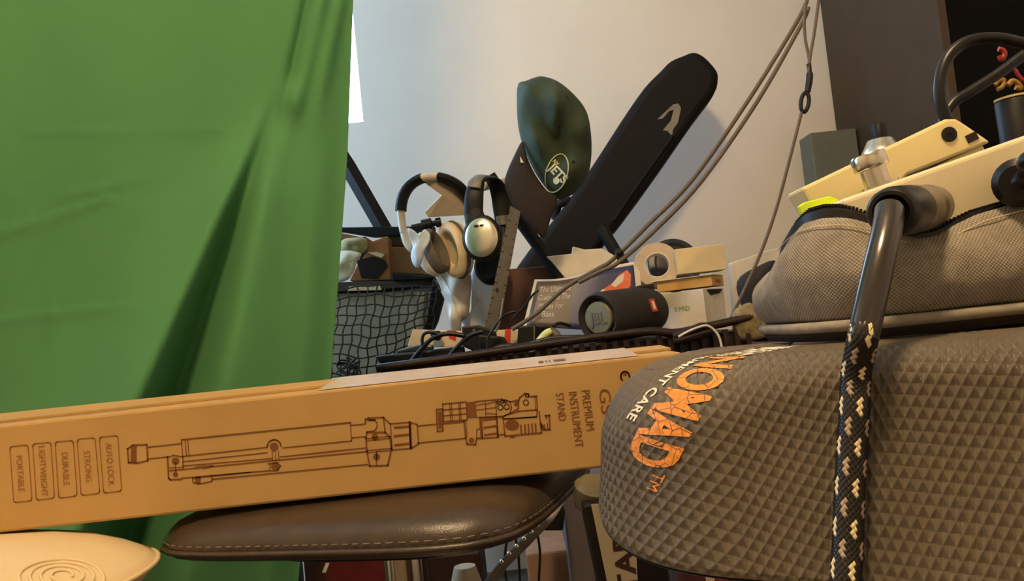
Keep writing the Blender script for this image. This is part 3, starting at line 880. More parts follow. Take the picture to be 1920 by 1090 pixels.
for j in range(nL):
    for i in range(NA):
        ang = 2*PI*(i + 0.5*(j % 2))/NA - 0.10; l = (j+0.5)*DL/2
        # strands in white: runs of three stacked diamonds
        cc = 2*i + (j % 2)
        white = (cc % 4 in (0, 1)) and ((j + (cc//4 % 2)*6) % 12) < 5
        h = 2*PI/NA*0.5
        q0, q1, q2, q3 = cabpt(l-DL*0.5, ang, CR*0.95), cabpt(l, ang+h, CR*0.95), cabpt(l+DL*0.5, ang, CR*0.95), cabpt(l, ang-h, CR*0.95)
        c_ = cabpt(l, ang, CR*1.07)
        br_.add([q0,q1,q2,q3,c_], [(0,1,4),(1,2,4),(2,3,4),(3,0,4)], (1 if cc % 8 < 4 else 2) if white else 0)
br_.build('braid', [mat('braid_black', (26, 21, 18), 0.35, var=0.2), mat('braid_white', (232, 216, 170), 0.5, var=0.05), mat('braid_grey', (168, 148, 128), 0.5, var=0.1)], jp, smooth=180)

# second plug at the frame edge
j2 = thing('jack_plug', 'dark ribbed jack plug in the far end of the glossy off-white pedal', 'plug', at(1905, 350, YG))
b2 = at(1935, 335, YG+0.016); d2 = (at(1893, 348, YG-0.02)-b2).normalized()
prof = []
for k in range(9):
    h0 = 0.001+k*0.0032; prof += [(0.0092, h0), (0.0098, h0+0.0005), (0.0098, h0+0.0022), (0.0092, h0+0.0027)]
prof += [(0.007, 0.031), (0.001, 0.031)]
MB().lathe(b2, d2, prof, 24).build('shell', M_rubber, j2, smooth=30)
MB().tube(cat([b2+d2*0.030, b2+d2*0.036+Vector((0.004,-0.002,0.004)), at(1930, 300, YG-0.03), at(1990, 280, YG-0.03)], 6), 0.0035, 12).build('lead', M_rubber, j2, smooth=60)

# ------------------------------------------------------------------ far desk and dark tray
DZ = 0.612
dk = thing('desk', 'dark wooden desk along the wall covered in clutter', 'desk', (0.2, 1.85, 0))
MB().box((-0.26, 1.40, DZ-0.03), (0.90, 2.36, DZ)).build('desk_top', M_dark, dk, bevel=0.003)
for x in (-0.225, 0.82):
    for y in (1.45, 2.31): MB().box((x-0.025, y-0.025, 0), (x+0.025, y+0.025, DZ-0.03)).build('leg', M_dark, dk, bevel=0.002)
YT = 1.42
M_tray = mat('dark_woven_plastic', (36, 20, 15), 0.5, var=0.25, scale=90, bump=0.2, bscale=200, spec=0.3)
tx0, tx1 = at(706, 680, YT).x, at(1412, 610, YT).x
ty = thing('desk_tray', 'dark brown slatted plastic tray along the front of the desk', 'tray', ((tx0+tx1)/2, YT+0.35, DZ))
TZ = 0.670
MB().box((tx0+0.004, YT+0.012, DZ+0.002), (tx1-0.004, 2.05, TZ-0.011)).build('tray_floor', M_tray, ty)
MB().tube(cat([Vector((tx0+a_, YT, z_)) for a_, z_ in ((0,0.660),(0.10,0.663),(0.28,0.670),(0.42,0.6745),(0.49,0.674),(0.53,0.667),(0.58,0.671),(tx1-tx0,0.681))], 8), 0.0075, 8).build('rim', M_tray, ty, smooth=60)
MB().tube([Vector((tx0, YT+0.006, DZ+0.008)), Vector((tx1, YT+0.006, DZ+0.008))], 0.007, 8).build('lower_rail', M_tray, ty, smooth=60)
n = 34
smb = None
for i in range(n):
    x = tx0 + 0.01 + (tx1-tx0-0.02)*i/(n-1)
    if smb is None:
        smb = MB().box((x-0.0045, YT+0.001, DZ+0.006), (x+0.0045, YT+0.009, TZ-0.006)).build('slat', M_tray, ty); sx0 = x
    else:
        c = smb.copy(); C.objects.link(c); c.parent = ty; c.location = (x-sx0, 0, 0)

# ------------------------------------------------------------------ cabinet on the right
cbx = (at(1556, 0, 2.32).x + at(1590, 260, 2.32).x)/2
cyn = 2.32*cbx/ (at(1755, 20, 1.7).x/1.7*2.32) if False else None
# front edge depth from the picture column of the near vertical edge
best = min(((abs(at(1760, 50, y/100).x - cbx), y/100) for y in range(120, 232)), key=lambda t: t[0])
CYF = best[1]
M_cab = mat('black_brown_laminate', (66, 51, 35), 0.55, var=0.08, scale=12, spec=0.25)
M_cabi = mat('black_laminate', (4, 3, 3), 0.8, var=0.2, spec=0.12)
cb = thing('tall_cabinet', 'tall black open cabinet standing against the wall beside the cords', 'cabinet', (cbx+0.35, CYF+0.3, 0))
MB().box((cbx, CYF, 0), (cbx+0.02, BW-0.01, 2.2)).build('side_panel', M_cab, cb, bevel=0.001)
MB().box((cbx+0.68, CYF, 0), (cbx+0.70, BW-0.01, 2.2)).build('side_panel', M_cab, cb, bevel=0.001)
MB().box((cbx+0.02, BW-0.03, 0.05), (cbx+0.68, BW-0.012, 2.2)).build('back_panel', M_cabi, cb)
for z in (0.05, 0.45, 2.18): MB().box((cbx+0.02, CYF+0.004, z), (cbx+0.68, BW-0.03, z+0.02)).build('shelf', M_cabi, cb)
MB().box((cbx+0.02, CYF+0.02, 0.47), (cbx+0.68, CYF+0.035, 2.18)).build('dark_front_sheet', M_cabi, cb, label='black recessed front panel')  # near-black sheet across the open front, standing in for the dark interior

# grey box beside the cabinet
o = MB().box((at(1519, 250, 2.25).x, 2.25, DZ), (cbx-0.004, 2.34, at(1550, 246, 2.25).z)).build('file_box', mat('grey_green_card', (104, 108, 98), 0.7, var=0.05), bevel=0.003)
tag(o, 'plain grey green upright box between the wall and the dark cabinet', 'box')
# spray can
cx_ = at(1690, 240, 1.35); ct = at(1690, 238, 1.35).z
cn = thing('spray_can', 'silver spray can with dark nozzle behind the cream pedal', 'spray can', (cx_.x, 1.35, DZ))
MB().lathe((cx_.x, 1.43, DZ), (0,0,1), [(0.031,0),(0.032,0.004),(0.032,ct-DZ-0.032),(0.034,ct-DZ-0.03),(0.034,ct-DZ-0.024),(0.029,ct-DZ-0.016),(0.022,ct-DZ-0.003),(0.012,ct-DZ)], 32).build('can_body', M_silver, cn, smooth=40)
MB().lathe((cx_.x, 1.43, ct), (0,0,1), [(0.012,-0.001),(0.0125,0.002),(0.0125,0.02),(0.010,0.026),(0.002,0.027)], 20).build('nozzle', M_black, cn, smooth=40)

# ------------------------------------------------------------------ things behind the pedals on the right edge
YC = 0.50
cbl = cat([at(1990, 95, YC), at(1920, 82, YC), at(1870, 72, YC), at(1820, 76, YC), at(1785, 98, YC), at(1766, 135, YC), at(1762, 180, YC), at(1775, 225, YC), at(1800, 265, YC), at(1835, 310, YC), at(1870, 370, YC)], 8)
o = MB().tube(cbl, 0.0037, 14).build('power_cable', M_rubber, smooth=60); tag(o, 'thick black cable looping above the pedals at the frame edge', 'cable')
o = MB().tube(cat([at(1990, 60, YC+0.03), at(1925, 100, YC+0.03), at(1870, 140, YC+0.03), at(1820, 172, YC+0.03), at(1785, 196, YC+0.03), at(1770, 240, YC+0.03), at(1800, 330, YC+0.03)], 8), 0.0036, 12).build('power_cable', M_rubber, smooth=60)
tag(o, 'straight black cable crossing diagonally inside the thick cable loop', 'cable')
tb = at(1912, 255, YC+0.02); ta = (at(1900, 180, YC+0.02)-tb); tl_ = ta.length
bt = thing('bottle', 'small black bottle with a cream ring round its neck', 'bottle', tb)
MB().lathe(tb - ta.normalized()*0.05, ta, [(0.0112,0),(0.0115,0.002),(0.0115,0.05+tl_*0.86),(0.0108,0.05+tl_*0.9),(0.002,0.05+tl_*0.9)], 28).build('body', M_black, bt, smooth=40)
MB().lathe(tb, ta, [(0.0096,tl_*0.92),(0.0114,tl_*0.92),(0.0114,tl_*0.97),(0.0096,tl_*0.97)], 28, closed_profile=True).build('ring', mat('cream_ring', (226, 205, 130), 0.5), bt, smooth=40)
M_yel = mat('yellow_plastic', (150, 110, 24), 0.5); M_redp = mat('red_plastic', (150, 38, 28), 0.5)
for k, (pts, m, lab, r, ctg) in enumerate((
    ([(1866,160),(1872,152),(1882,150),(1880,162),(1870,168)], M_yel, 'yellow plastic clip nearest the diagonal cable', 0.0016, 'clip'),
    ([(1890,160),(1898,152),(1908,156),(1914,166),(1904,164)], M_yel, 'larger yellow plastic clip right above the black bottle', 0.0019, 'clip'),
    ([(1872,92),(1880,94),(1884,102),(1878,112),(1874,104)], M_redp, 'red wire connector hanging under the thick cable loop', 0.0018, 'connector'),
    ([(1895,126),(1904,132),(1910,142),(1920,152),(1932,160)], M_redp, 'red wire end at the frame edge above the bottle', 0.0013, 'wire'))):
    o = MB().tube(pxs(pts, YC+0.05, False, 5), r, 8, flat=0.8).build('cable_'+ctg if ctg != 'wire' else 'wire_end', m, smooth=60); tag(o, lab, ctg)

# ------------------------------------------------------------------ cords hanging from above
M_cord = mat('grey_brown_cord', (92, 78, 62), 0.7, var=0.15, scale=400)
def updown(px, py, Y):
    p = at(px, py, Y); return Vector((p.x, p.y, ZC-0.005))
cA = thing('hanging_cord', 'pair of grey brown cords slanting down from the ceiling to the book', 'cord', at(1140, 500, 1.5))
MB().tube([updown(1514, 0, 1.46)] + cat([at(1513, 2, 1.46), at(1490, 48, 1.46), at(1405, 185, 1.46), at(1300, 335, 1.47), at(1215, 422, 1.47), at(1150, 486, 1.475), at(1120, 505, 1.48), at(1060, 540, 1.49), at(1006, 588, 1.495), at(960, 618, 1.5)], 6), 0.0040, 8).build('strand', M_cord, cA, smooth=60)
MB().tube(cat([at(1516, 14, 1.45), at(1500, 50, 1.45), at(1420, 190, 1.45), at(1315, 340, 1.455), at(1228, 432, 1.46), at(1160, 492, 1.465), at(1128, 508, 1.47), at(1085, 530, 1.475)], 6), 0.0040, 8).build('strand', M_cord, cA, smooth=60)
MB().lathe(at(1161, 474, 1.465), (at(1150, 486, 1.465)-at(1172, 466, 1.465)), [(0.006,-0.006),(0.0075,-0.003),(0.0075,0.003),(0.006,0.006)], 10).build('bead', M_black, cA, smooth=40)
cB = thing('lanyard', 'dark looped lanyard with an oval adjuster hanging beside the cabinet', 'lanyard', at(1365, 605, 1.5))
MB().tube([updown(1534, 0, 1.42)] + cat([at(1535, 0, 1.42), at(1527, 60, 1.42), at(1518, 112, 1.42), at(1515, 150, 1.42), at(1512, 178, 1.42)], 5), 0.003, 8).build('strand', M_cord, cB, smooth=60)
MB().tube(cat([at(1511, 4, 1.43), at(1508, 40, 1.43), at(1510, 75, 1.43), at(1517, 110, 1.428), at(1519, 145, 1.425), at(1514, 178, 1.42)], 5), 0.003, 8).build('strand', M_cord, cB, smooth=60)
MB().tube(cat([at(1516, 120, 1.421), at(1518, 145, 1.421), at(1514, 172, 1.421)], 5), [0.004]*4+[0.0062]*4+[0.0058]*3, 10).build('sheath', M_black, cB, smooth=60)
ring = []
for k in range(25):
    a_ = 2*PI*k/24; ring.append(at(1509+7.5*math.cos(a_)+2*math.sin(-a_), 192+18*math.sin(a_), 1.42))
MB().tube(ring, 0.0038, 8, False).build('adjuster', M_black, cB, smooth=60)
MB().tube(cat([at(1504, 207, 1.42), at(1500, 222, 1.42), at(1484, 285, 1.42), at(1456, 390, 1.43), at(1428, 470, 1.435), at(1395, 545, 1.44), at(1366, 606, 1.45)], 6), 0.0031, 8).build('strand', M_cord, cB, smooth=60)

# ------------------------------------------------------------------ gig bag leaning at the wall
YGB = 2.12
M_gig = mat('black_padded_nylon', (12, 9, 9), 0.7, var=0.1, scale=60, bump=0.08, bscale=300, spec=0.25)
gg = thing('gig_bag', 'black padded gig bag with a grey emblem leaning against the wall', 'gig bag', at(900, 640, YGB))
outl = [(1283,101),(1302,95),(1322,104),(1344,128),(1348,145),(1340,174),(1300,228),(1232,326),(1165,418),(1135,455),(1040,580),(985,650),(880,650),(930,560),(990,470),(1052,392),(1110,310),(1165,225),(1208,163),(1240,130),(1258,112)]
MB().prism(pxs(outl, YGB, True, 3), (0.012, 0.10, 0.004)).build('bag_body', M_gig, gg, bevel=0.022, seg=4, smooth=60)
em = MB()
em.prism([at(x, y, YGB-0.0008) for x, y in ((1232,224),(1262,196),(1272,194),(1277,203),(1271,230),(1262,243),(1260,256),(1252,246),(1243,244),(1258,226),(1263,206),(1255,208),(1243,222))], (0,0.003,0))
em.build('emblem', mat('grey_emblem', (124, 114, 102), 0.6), gg, label='grey printed emblem')
MB().tube(cat([at(1262,254,YGB-0.002), at(1235,292,YGB-0.002), at(1180,370,YGB-0.002), at(1150,415,YGB-0.002)], 5), 0.005, 8).build('pocket_seam', M_gig, gg, smooth=60)
MB().tube(cat([at(1042,412,YGB+0.04), at(1045,388,YGB+0.03), at(1060,378,YGB+0.02), at(1080,378,YGB+0.04)], 5), 0.012, 10).build('handle', M_gig, gg, smooth=60)
o = MB().tube([at(1126,425,YGB-0.06), at(1160,482,YGB-0.06), at(1225,590,YGB-0.06)], 0.016, 12).build('stand_leg_bar', M_blackm, smooth=60)
tag(o, 'short black support bar under the gig bag edge', 'stand')

# ------------------------------------------------------------------ headphone stand, cap
YH = 1.66
hs = thing('headphone_stand', 'black tube headphone stand with pale flat arms', 'stand', at(1050, 520, YH+0.06))
MB().tube([at(918, 330, YH+0.05), at(965, 400, YH+0.055), at(1030, 490, YH+0.06), at(1108, 612, YH+0.065)], 0.014, 12).build('post', M_blackm, hs, smooth=60)
M_arm = mat('beige_metal_arm', (176, 160, 138), 0.45, var=0.05)
MB().prism([at(x, y, YH+0.02) for x, y in ((880,352),(948,333),(948,343),(880,364))], (0, 0.02, 0)).build('arm', M_arm, hs, bevel=0.001)
MB().prism([at(x, y, z) for x, y, z in ((789,338,YH-0.03),(812,332,YH-0.03),(884,362,YH+0.03),(874,398,YH+0.02),(872,404,YH+0.02),(803,408,YH-0.02),(797,398,YH-0.02),(828,366,YH-0.02))], (0, 0.008, 0.003)).build('arm_plate', M_arm, hs, bevel=0.001)
MB().lathe(at(790, 424, YH-0.01), (1, 0, 0.1), [(0.007,-0.02),(0.007,0.0),(0.013,0.002),(0.013,0.022),(0.006,0.024),(0.006,0.03),(0.01,0.031),(0.01,0.042)], 14).build('clamp_knob', M_black, hs, smooth=40)

YCP = 1.60
M_cap = mat('dark_green_cap_fabric', (44, 57, 38), 0.9, var=0.1, scale=25, bump=0.15, bscale=150)
M_brim = mat('dark_brown_brim', (36, 25, 20), 0.85, var=0.1)
cp = thing('baseball_cap', 'dark green baseball cap with white oval emblem hanging by its brim', 'cap', at(1020, 445, YCP))
crown = [(971,160),(985,154),(1003,147),(1018,145),(1045,154),(1075,178),(1098,208),(1107,245),(1109,290),(1102,330),(1084,357),(1060,372),(1047,374),(1028,358),(1006,328),(989,295),(978,266),(971,232),(969,192)]
cr_ = MB(); cpts = pxs(crown, YCP, True, 4)
cr_.inflate(cpts, 0.075, 0.05, 12, 0.075, 16.0, seed=4.0)
cro = cr_.build('crown', M_cap, cp, smooth=180, weld=True)
brim = [(980,264),(962,296),(950,324),(946,344),(955,372),(972,400),(996,426),(1020,446),(1032,412),(1046,374),(1026,358),(1004,328),(988,294)]
MB().inflate(pxs(brim, YCP-0.02, True, 3), 0.012, 0.006, 6).build('brim', M_brim, cp, smooth=180, weld=True)
def on_crown(x, y, lift=0.0015):
    """point on the crown front at this pixel"""
    d = (at(x, y, YCP) - CAM).normalized()
    return d
from mathutils.bvhtree import BVHTree
_cv = [v.co + cro.parent.location for v in cro.data.vertices]
bvh = BVHTree.FromPolygons(_cv, [tuple(p.vertices) for p in cro.data.polygons])
def crown_pt(x, y, lift=0.002):
    d = (at(x, y, YCP) - CAM).normalized(); h = bvh.ray_cast(CAM, d)
    return (h[0] if h[0] is not None else at(x, y, YCP-0.06)) - d*lift
ov = [crown_pt(1044 + 20*math.cos(a_)*math.cos(0.28) + 37*math.sin(a_)*math.sin(0.28)*-1, 325 + 20*math.cos(a_)*math.sin(0.28)*1 + 37*math.sin(a_)*math.cos(0.28)) for a_ in [2*PI*k/28 for k in range(29)]]
M_emb = mat('pale_embroidery', (196, 190, 150), 0.8, var=0.08, scale=300)
em = MB().tube(ov, 0.0012, 6, False)
def cap_text(body, p0, p1, h):
    V, F = text2d(body, 0.25, 0.03); wd = max(v[0] for v in V)
    d = Vector((p1[0]-p0[0], p1[1]-p0[1])); n = Vector((d.y, -d.x)).normalized()
    em.add([crown_pt(p0[0]+d.x*x/wd+n.x*y*h/0.72, p0[1]+d.y*x/wd+n.y*y*h/0.72) for x, y in V], F)
cap_text('JETS', (1026, 315), (1055, 345), 17)
cap_text('NY', (1036, 303), (1044, 312), 7)
em.add([crown_pt(1043+6*math.cos(a_), 339+7*math.sin(a_)) for a_ in [2*PI*k/14 for k in range(14)]], [tuple(range(14))])
em.build('emblem', M_emb, cp, label='pale embroidered oval team emblem')
for x, y in ((1062,181),(1075,304),(1044,232)):
    p = crown_pt(x, y, 0.0006); MB().lathe(p, (0,-1,0), [(0.0035,0),(0.0035,0.001),(0.0015,0.0012),(0.0015,0.0)], 12).build('eyelet', M_black, cp)
MB().prism([at(x, y, YCP-0.036) for x, y in ((975,293),(979,300),(982,305),(976,305))], (0,0.002,0)).build('tag', M_paper, cp)

# ------------------------------------------------------------------ white headphones
YW = 1.62
M_pad = mat('grey_ear_pad', (96, 88, 76), 0.8, var=0.1); M_wshell = mat('white_shell', (226, 208, 184), 0.4, var=0.04)
hp = thing('headphones', 'white over-ear headphones with black padded headband on the stand', 'headphones', at(830, 520, YW))
arc = [(757,436),(753,412),(752,388),(758,364),(772,345),(793,334),(816,332),(840,337),(862,350),(877,370),(884,392),(880,412)]
arc = cat([at(x, y, YW + (0.0 if i < 6 else 0.012*(i-5)) ) for i, (x, y) in enumerate(arc)], 6)
def ribbon(name, a_, b_, wd, th, m):
    P = arc[a_:b_]; rings = []
    for i, p in enumerate(P):
        t = (P[min(i+1, len(P)-1)] - P[max(i-1, 0)]).normalized(); yv = Vector((0.25, 1, 0)).normalized(); o_ = t.cross(yv).normalized()
        rings.append([p + o_*th*math.cos(2*PI*k/12) + yv*wd*math.sin(2*PI*k/12) for k in range(12)])
    return MB().loft(rings).build(name, m, hp, smooth=60)
ribbon('headband_pad', 10, 31, 0.018, 0.0105, M_black); ribbon('headband_joint', 30, 39, 0.014, 0.008, M_wshell); ribbon('headband_pad', 38, 57, 0.018, 0.0105, M_black)
ribbon('slider', 0, 11, 0.012, 0.0075, M_wshell); ribbon('slider', 56, 67, 0.012, 0.0075, M_wshell)
MB().tube(cat([at(757,432,YW), at(762,452,YW), at(772,466,YW), at(790,474,YW+0.01)], 5), 0.0085, 10).build('yoke', M_wshell, hp, smooth=60)
MB().tube(cat([at(881,408,YW+0.06), at(886,430,YW+0.06), at(880,455,YW+0.05)], 5), 0.0085, 10).build('yoke', M_wshell, hp, smooth=60)
def earcup(c, ax_, rs, squash, ref, pm=None):
    MB().lathe(c, ax_, [(0.3*rs,-0.022),(0.75*rs,-0.018),(0.98*rs,-0.008),(rs,0.0),(0.97*rs,0.004)], 28, squash=squash, ref=ref).build('ear_cup', M_wshell, hp, smooth=60)
    MB().lathe(c, ax_, [(0.97*rs,0.004),(1.0*rs,0.010),(0.98*rs,0.020),(0.82*rs,0.026),(0.62*rs,0.022),(0.55*rs,0.012),(0.1*rs,0.010)], 28, squash=squash, ref=ref).build('ear_pad', pm or M_pad, hp, smooth=60)
earcup(at(806, 476, YW+0.01), (0.86, -0.35, 0.28), 0.049, 0.75, (-0.35, 0.1, 1))
earcup(at(858, 468, YW+0.03), (-0.72, -0.62, -0.05), 0.060, 0.66, (-0.25, 0.05, 1), M_cream)
MB().lathe(at(858, 468, YW+0.03), (-0.72, -0.62, -0.05), [(0.061,0.0),(0.063,0.004),(0.061,0.009),(0.058,0.004)], 32, squash=0.66, ref=(-0.25,0.05,1), closed_profile=True).build('pad_ring', M_pad, hp, smooth=60)

# black and silver headphones
YK = 1.58
h2 = thing('headphones', 'black over-ear headphones with a round silver ear cup facing forward', 'headphones', at(910, 530, YK))
band = cat([at(889,425,YK-0.005), at(888,395,YK-0.008), at(890,360,YK-0.006), at(897,338,YK+0.012), at(908,334,YK+0.05), at(925,340,YK+0.09), at(936,362,YK+0.11), at(941,395,YK+0.115), at(943,420,YK+0.115)], 6)
def strip(name, P, wd, th, m, par, side=Vector((1,0,0))):
    rings = []
    for i, p in enumerate(P):
        w_ = wd[i] if isinstance(wd, list) else wd
        t = (P[min(i+1, len(P)-1)] - P[max(i-1, 0)]).normalized(); s_ = (side - t*side.dot(t)).normalized(); o_ = t.cross(s_)
        rings.append([p + s_*w_*math.cos(2*PI*k/12) + o_*th*math.sin(2*PI*k/12) for k in range(12)])
    return MB().loft(rings).build(name, m, par, smooth=60)
strip('headband', band, [0.016 + 0.003*math.sin(i*0.2) for i in range(len(band))], 0.006, M_black, h2)
strip('headband_plate', cat([at(888,352,YK-0.0145), at(892,338,YK-0.006), at(900,330,YK+0.02)], 4), 0.0135, 0.003, M_steel, h2)
strip('slider', cat([at(942,405,YK+0.108), at(944,422,YK+0.108)], 4), 0.014, 0.008, M_steel, h2)
strip('yoke', cat([at(890,392,YK-0.009), at(892,412,YK-0.011), at(898,430,YK-0.014)], 5), [0.0145+0.0012*i for i in range(11)], 0.005, M_black, h2)
cc = at(904, 447, YK-0.014)
MB().lathe(cc, (-0.12, -1, 0.05), [(0.034,-0.032),(0.044,-0.024),(0.0465,-0.004),(0.0465,0.003),(0.043,0.007),(0.036,0.0085)], 40, squash=0.84, ref=(0.05,0,1)).build('ear_cup', M_black, h2, smooth=40)
MB().lathe(cc, (-0.12, -1, 0.05), [(0.038,0.006),(0.0385,0.0095),(0.034,0.012),(0.024,0.014),(0.001,0.015)], 40, squash=0.84, ref=(0.05,0,1)).build('silver_cover', M_silver, h2, smooth=60, label='brushed silver ear cup cover')
px_l = MB()
for x, y, rx, ry in ((893,424,5,2.6),(904,423,5,2.4),(911,425,3,2)):
    d = at(x, y, YK-0.0265)
    px_l.lathe(d, (0,-1,0.1), [(0.0001,0.0012),(0.0026,0.001),(0.0026,-0.004)], 12, squash=2.0*rx/5)
px_l.build('vent', M_black, h2)
MB().lathe(at(922, 498, YK+0.10), (-0.2, -1, 0.2), [(0.03,-0.02),(0.042,-0.008),(0.042,0.01),(0.034,0.02),(0.02,0.014)], 28, squash=0.85, ref=(0.2,0,1)).build('ear_cup', M_black, h2, smooth=60)
MB().tube(cat([at(943,420,YK+0.115), at(944,450,YK+0.11), at(934,475,YK+0.10)], 4), 0.009, 10).build('yoke', M_black, h2, smooth=60)

# ------------------------------------------------------------------ ruler, bags, papers, boards
YR = 1.53
rl = thing('steel_ruler', 'dull steel ruler leaning upright among the headphones', 'ruler', at(917, 617, YR))
rq = [(957,386),(976,397),(931,640),(905,634)]
MB().prism([at(x, y, YR + (0.03 if i < 2 else 0)) for i, (x, y) in enumerate(rq)], (0, 0.0025, 0)).build('blade', mat('worn_dark_steel', (74, 67, 58), 0.55, metal=0.2, var=0.15, scale=60), rl, bevel=0.0004)
tk_ = MB()
for k in range(16):
    f_ = (k+0.7)/17; a_ = Vector((957,386)).lerp(Vector((902,634)), f_); b_ = Vector((976,397)).lerp(Vector((934,640)), f_)
    for c0, c1 in ((0.06, 0.28), (0.74, 0.92)) if k % 2 else ((0.06, 0.16), (0.84, 0.92)):
        p0, p1_ = a_.lerp(b_, c0), a_.lerp(b_, c1); dd = Vector((-0.6, 2.2))
        yy = YR + 0.03*(1-f_) - 0.0006
        tk_.add([at(p0.x, p0.y, yy), at(p1_.x, p1_.y, yy), at(p1_.x+dd.x, p1_.y+dd.y, yy), at(p0.x+dd.x, p0.y+dd.y, yy)], [(0,1,2,3)])
tk_.build('graduation', M_black, rl)
MB().lathe(at(932, 543, YR+0.008), (0,-1,0), [(0.0028,0),(0.0028,0.0012),(0.0005,0.0012)], 10).build('hanging_hole', M_black, rl)

M_plas = mat('milky_plastic', (206, 196, 180), 0.35, var=0.05, bump=0.2, bscale=60)
pb = [(800,470),(822,498),(850,502),(872,500),(884,520),(882,560),(878,592),(866,604),(864,622),(848,626),(842,606),(836,570),(822,530),(806,500)]
o = MB().inflate(pxs(pb, YW+0.10, True, 4), 0.03, 0.03, 8, 0.03, 24.0).build('plastic_bag', M_plas, smooth=180, weld=True)
tag(o, 'milky translucent plastic bag hanging below the white headphones', 'plastic bag')
pf = [(764,428),(776,432),(786,440),(796,430),(806,440),(804,456),(796,470),(792,488),(786,502),(776,498),(770,480),(774,462),(768,446)]
o = MB().inflate(pxs(pf, YW-0.045, True, 3), 0.012, 0.01, 5, 0.02, 40.0).build('plastic_wrap', M_bluep, smooth=180, weld=True)
tag(o, 'scrap of bluish white plastic wrap on the left ear cup of the white headphones', 'wrap')
pw = [(886,506),(898,496),(916,520),(930,545),(924,600),(918,622),(890,622),(866,604),(882,590),(884,540)]
o = MB().inflate(pxs(pw, YW+0.13, True, 3), 0.008, 0.006, 5, 0.015, 30.0).build('crumpled_paper', M_bluep, smooth=180, weld=True)
tag(o, 'bluish white crumpled paper behind the steel ruler', 'paper')
slab('wooden_board', [(936,506),(1040,498),(1052,524),(1040,632),(925,640)], 1.74, 0.06, mat('dark_brown_board', (84, 50, 30), 0.7, var=0.15, scale=15), 'dark brown board standing behind the open book', 'board', bevel=0.002)
slab('paper_sheet', [(1024,481),(1072,476),(1074,462),(1096,468),(1128,466),(1150,478),(1168,500),(1120,520),(1062,525),(1036,492)], 1.70, 0.012, M_paper, 'loose white paper sheets sticking up behind the book', 'paper', bevel=0.002)

# ------------------------------------------------------------------ book
bk = thing('guide_book', 'softcover bass guide book with a rocket on its dark blue cover', 'book', at(1080, 620, 1.545))
YBk = 1.655
def bookpt(u, v, d=0.0):
    """u across, v down, both 0..1, on the bowed cover"""
    top = Vector((1007, 528)).lerp(Vector((1188, 497)), u) + Vector((0, 6*math.sin(PI*min(1, u*1.6))*(1 if u < 0.62 else 0)))
    bot = Vector((987, 612)).lerp(Vector((1200, 625)), u)
    q = top.lerp(bot, v)
    return at(q.x, q.y, YBk + 0.03*u*(1-u)*-1 + 0.03*(1-v) + d)
V = []; n1, n2 = 24, 8
for i in range(n1+1):
    for j in range(n2+1): V.append(bookpt(i/n1, j/n2))
F = [(i*(n2+1)+j, (i+1)*(n2+1)+j, (i+1)*(n2+1)+j+1, i*(n2+1)+j+1) for i in range(n1) for j in range(n2)]
mi = [0 if (k//n2) < 9 else 1 for k in range(len(F))]
mbk = MB(); mbk.add(V, F); mbk.mi = mi
cov = mbk.build('cover', [mat('dark_taupe_print', (88, 76, 68), 0.45, var=0.05), mat('navy_print', (58, 62, 100), 0.4, var=0.1, scale=15)], bk, smooth=60)
md = cov.modifiers.new('s', 'SOLIDIFY'); md.thickness = 0.0008; md.offset = 1
V = []
for i in range(n1+1):
    for (v, d) in ((-0.02, 0.0015), (1.0, 0.0015), (1.0, 0.013), (-0.045, 0.013)): V.append(bookpt(i/n1*1.085-0.03, v, d))
F = [(i*4+j, i*4+(j+1) % 4, i*4+4+(j+1) % 4, i*4+4+j) for i in range(n1) for j in range(4)] + [(0,1,2,3), (n1*4+3, n1*4+2, n1*4+1, n1*4)]
MB().add(V, F).build('pages', M_paper, bk, smooth=40)
tt = MB()
for body, u0_, v0_, u1_, v1_ in (('The Ultimate', 0.045, 0.24, 0.36, 0.22), ('Guide To The', 0.05, 0.42, 0.36, 0.395), ('Modes For', 0.07, 0.60, 0.30, 0.58), ('Bass', 0.115, 0.775, 0.225, 0.765)):
    V, F = text2d(body, 0.4); wd = max(v[0] for v in V)
    hh_ = 0.17
    tt.add([bookpt(u0_+(u1_-u0_)*x/wd + 0.004*y, v0_+(v1_-v0_)*x/wd - y/0.72*hh_*0.75, -0.0012) for x, y in V], F)
tt.build('printed_title', M_paper, bk)
rk = MB()
rk.add([bookpt(u, v, -0.0012) for u, v in ((0.63,0.42),(0.70,0.30),(0.78,0.22),(0.86,0.10),(0.93,0.06),(0.965,0.14),(0.95,0.30),(0.88,0.42),(0.80,0.50),(0.66,0.55))], [tuple(range(10))])
rk.build('printed_rocket', mat('orange_red_print', (222, 96, 62), 0.45, var=0.12, scale=60, rgb2=(232, 130, 96)), bk)
rk = MB(); rk.add([bookpt(u, v, -0.0016) for u, v in ((0.76,0.26),(0.83,0.14),(0.90,0.10),(0.88,0.22),(0.80,0.30))], [tuple(range(5))])
rk.add([bookpt(u, v, -0.0016) for u, v in ((0.63,0.42),(0.665,0.32),(0.70,0.31),(0.68,0.40))], [tuple(range(4))])
rk.build('printed_smoke', M_white, bk)

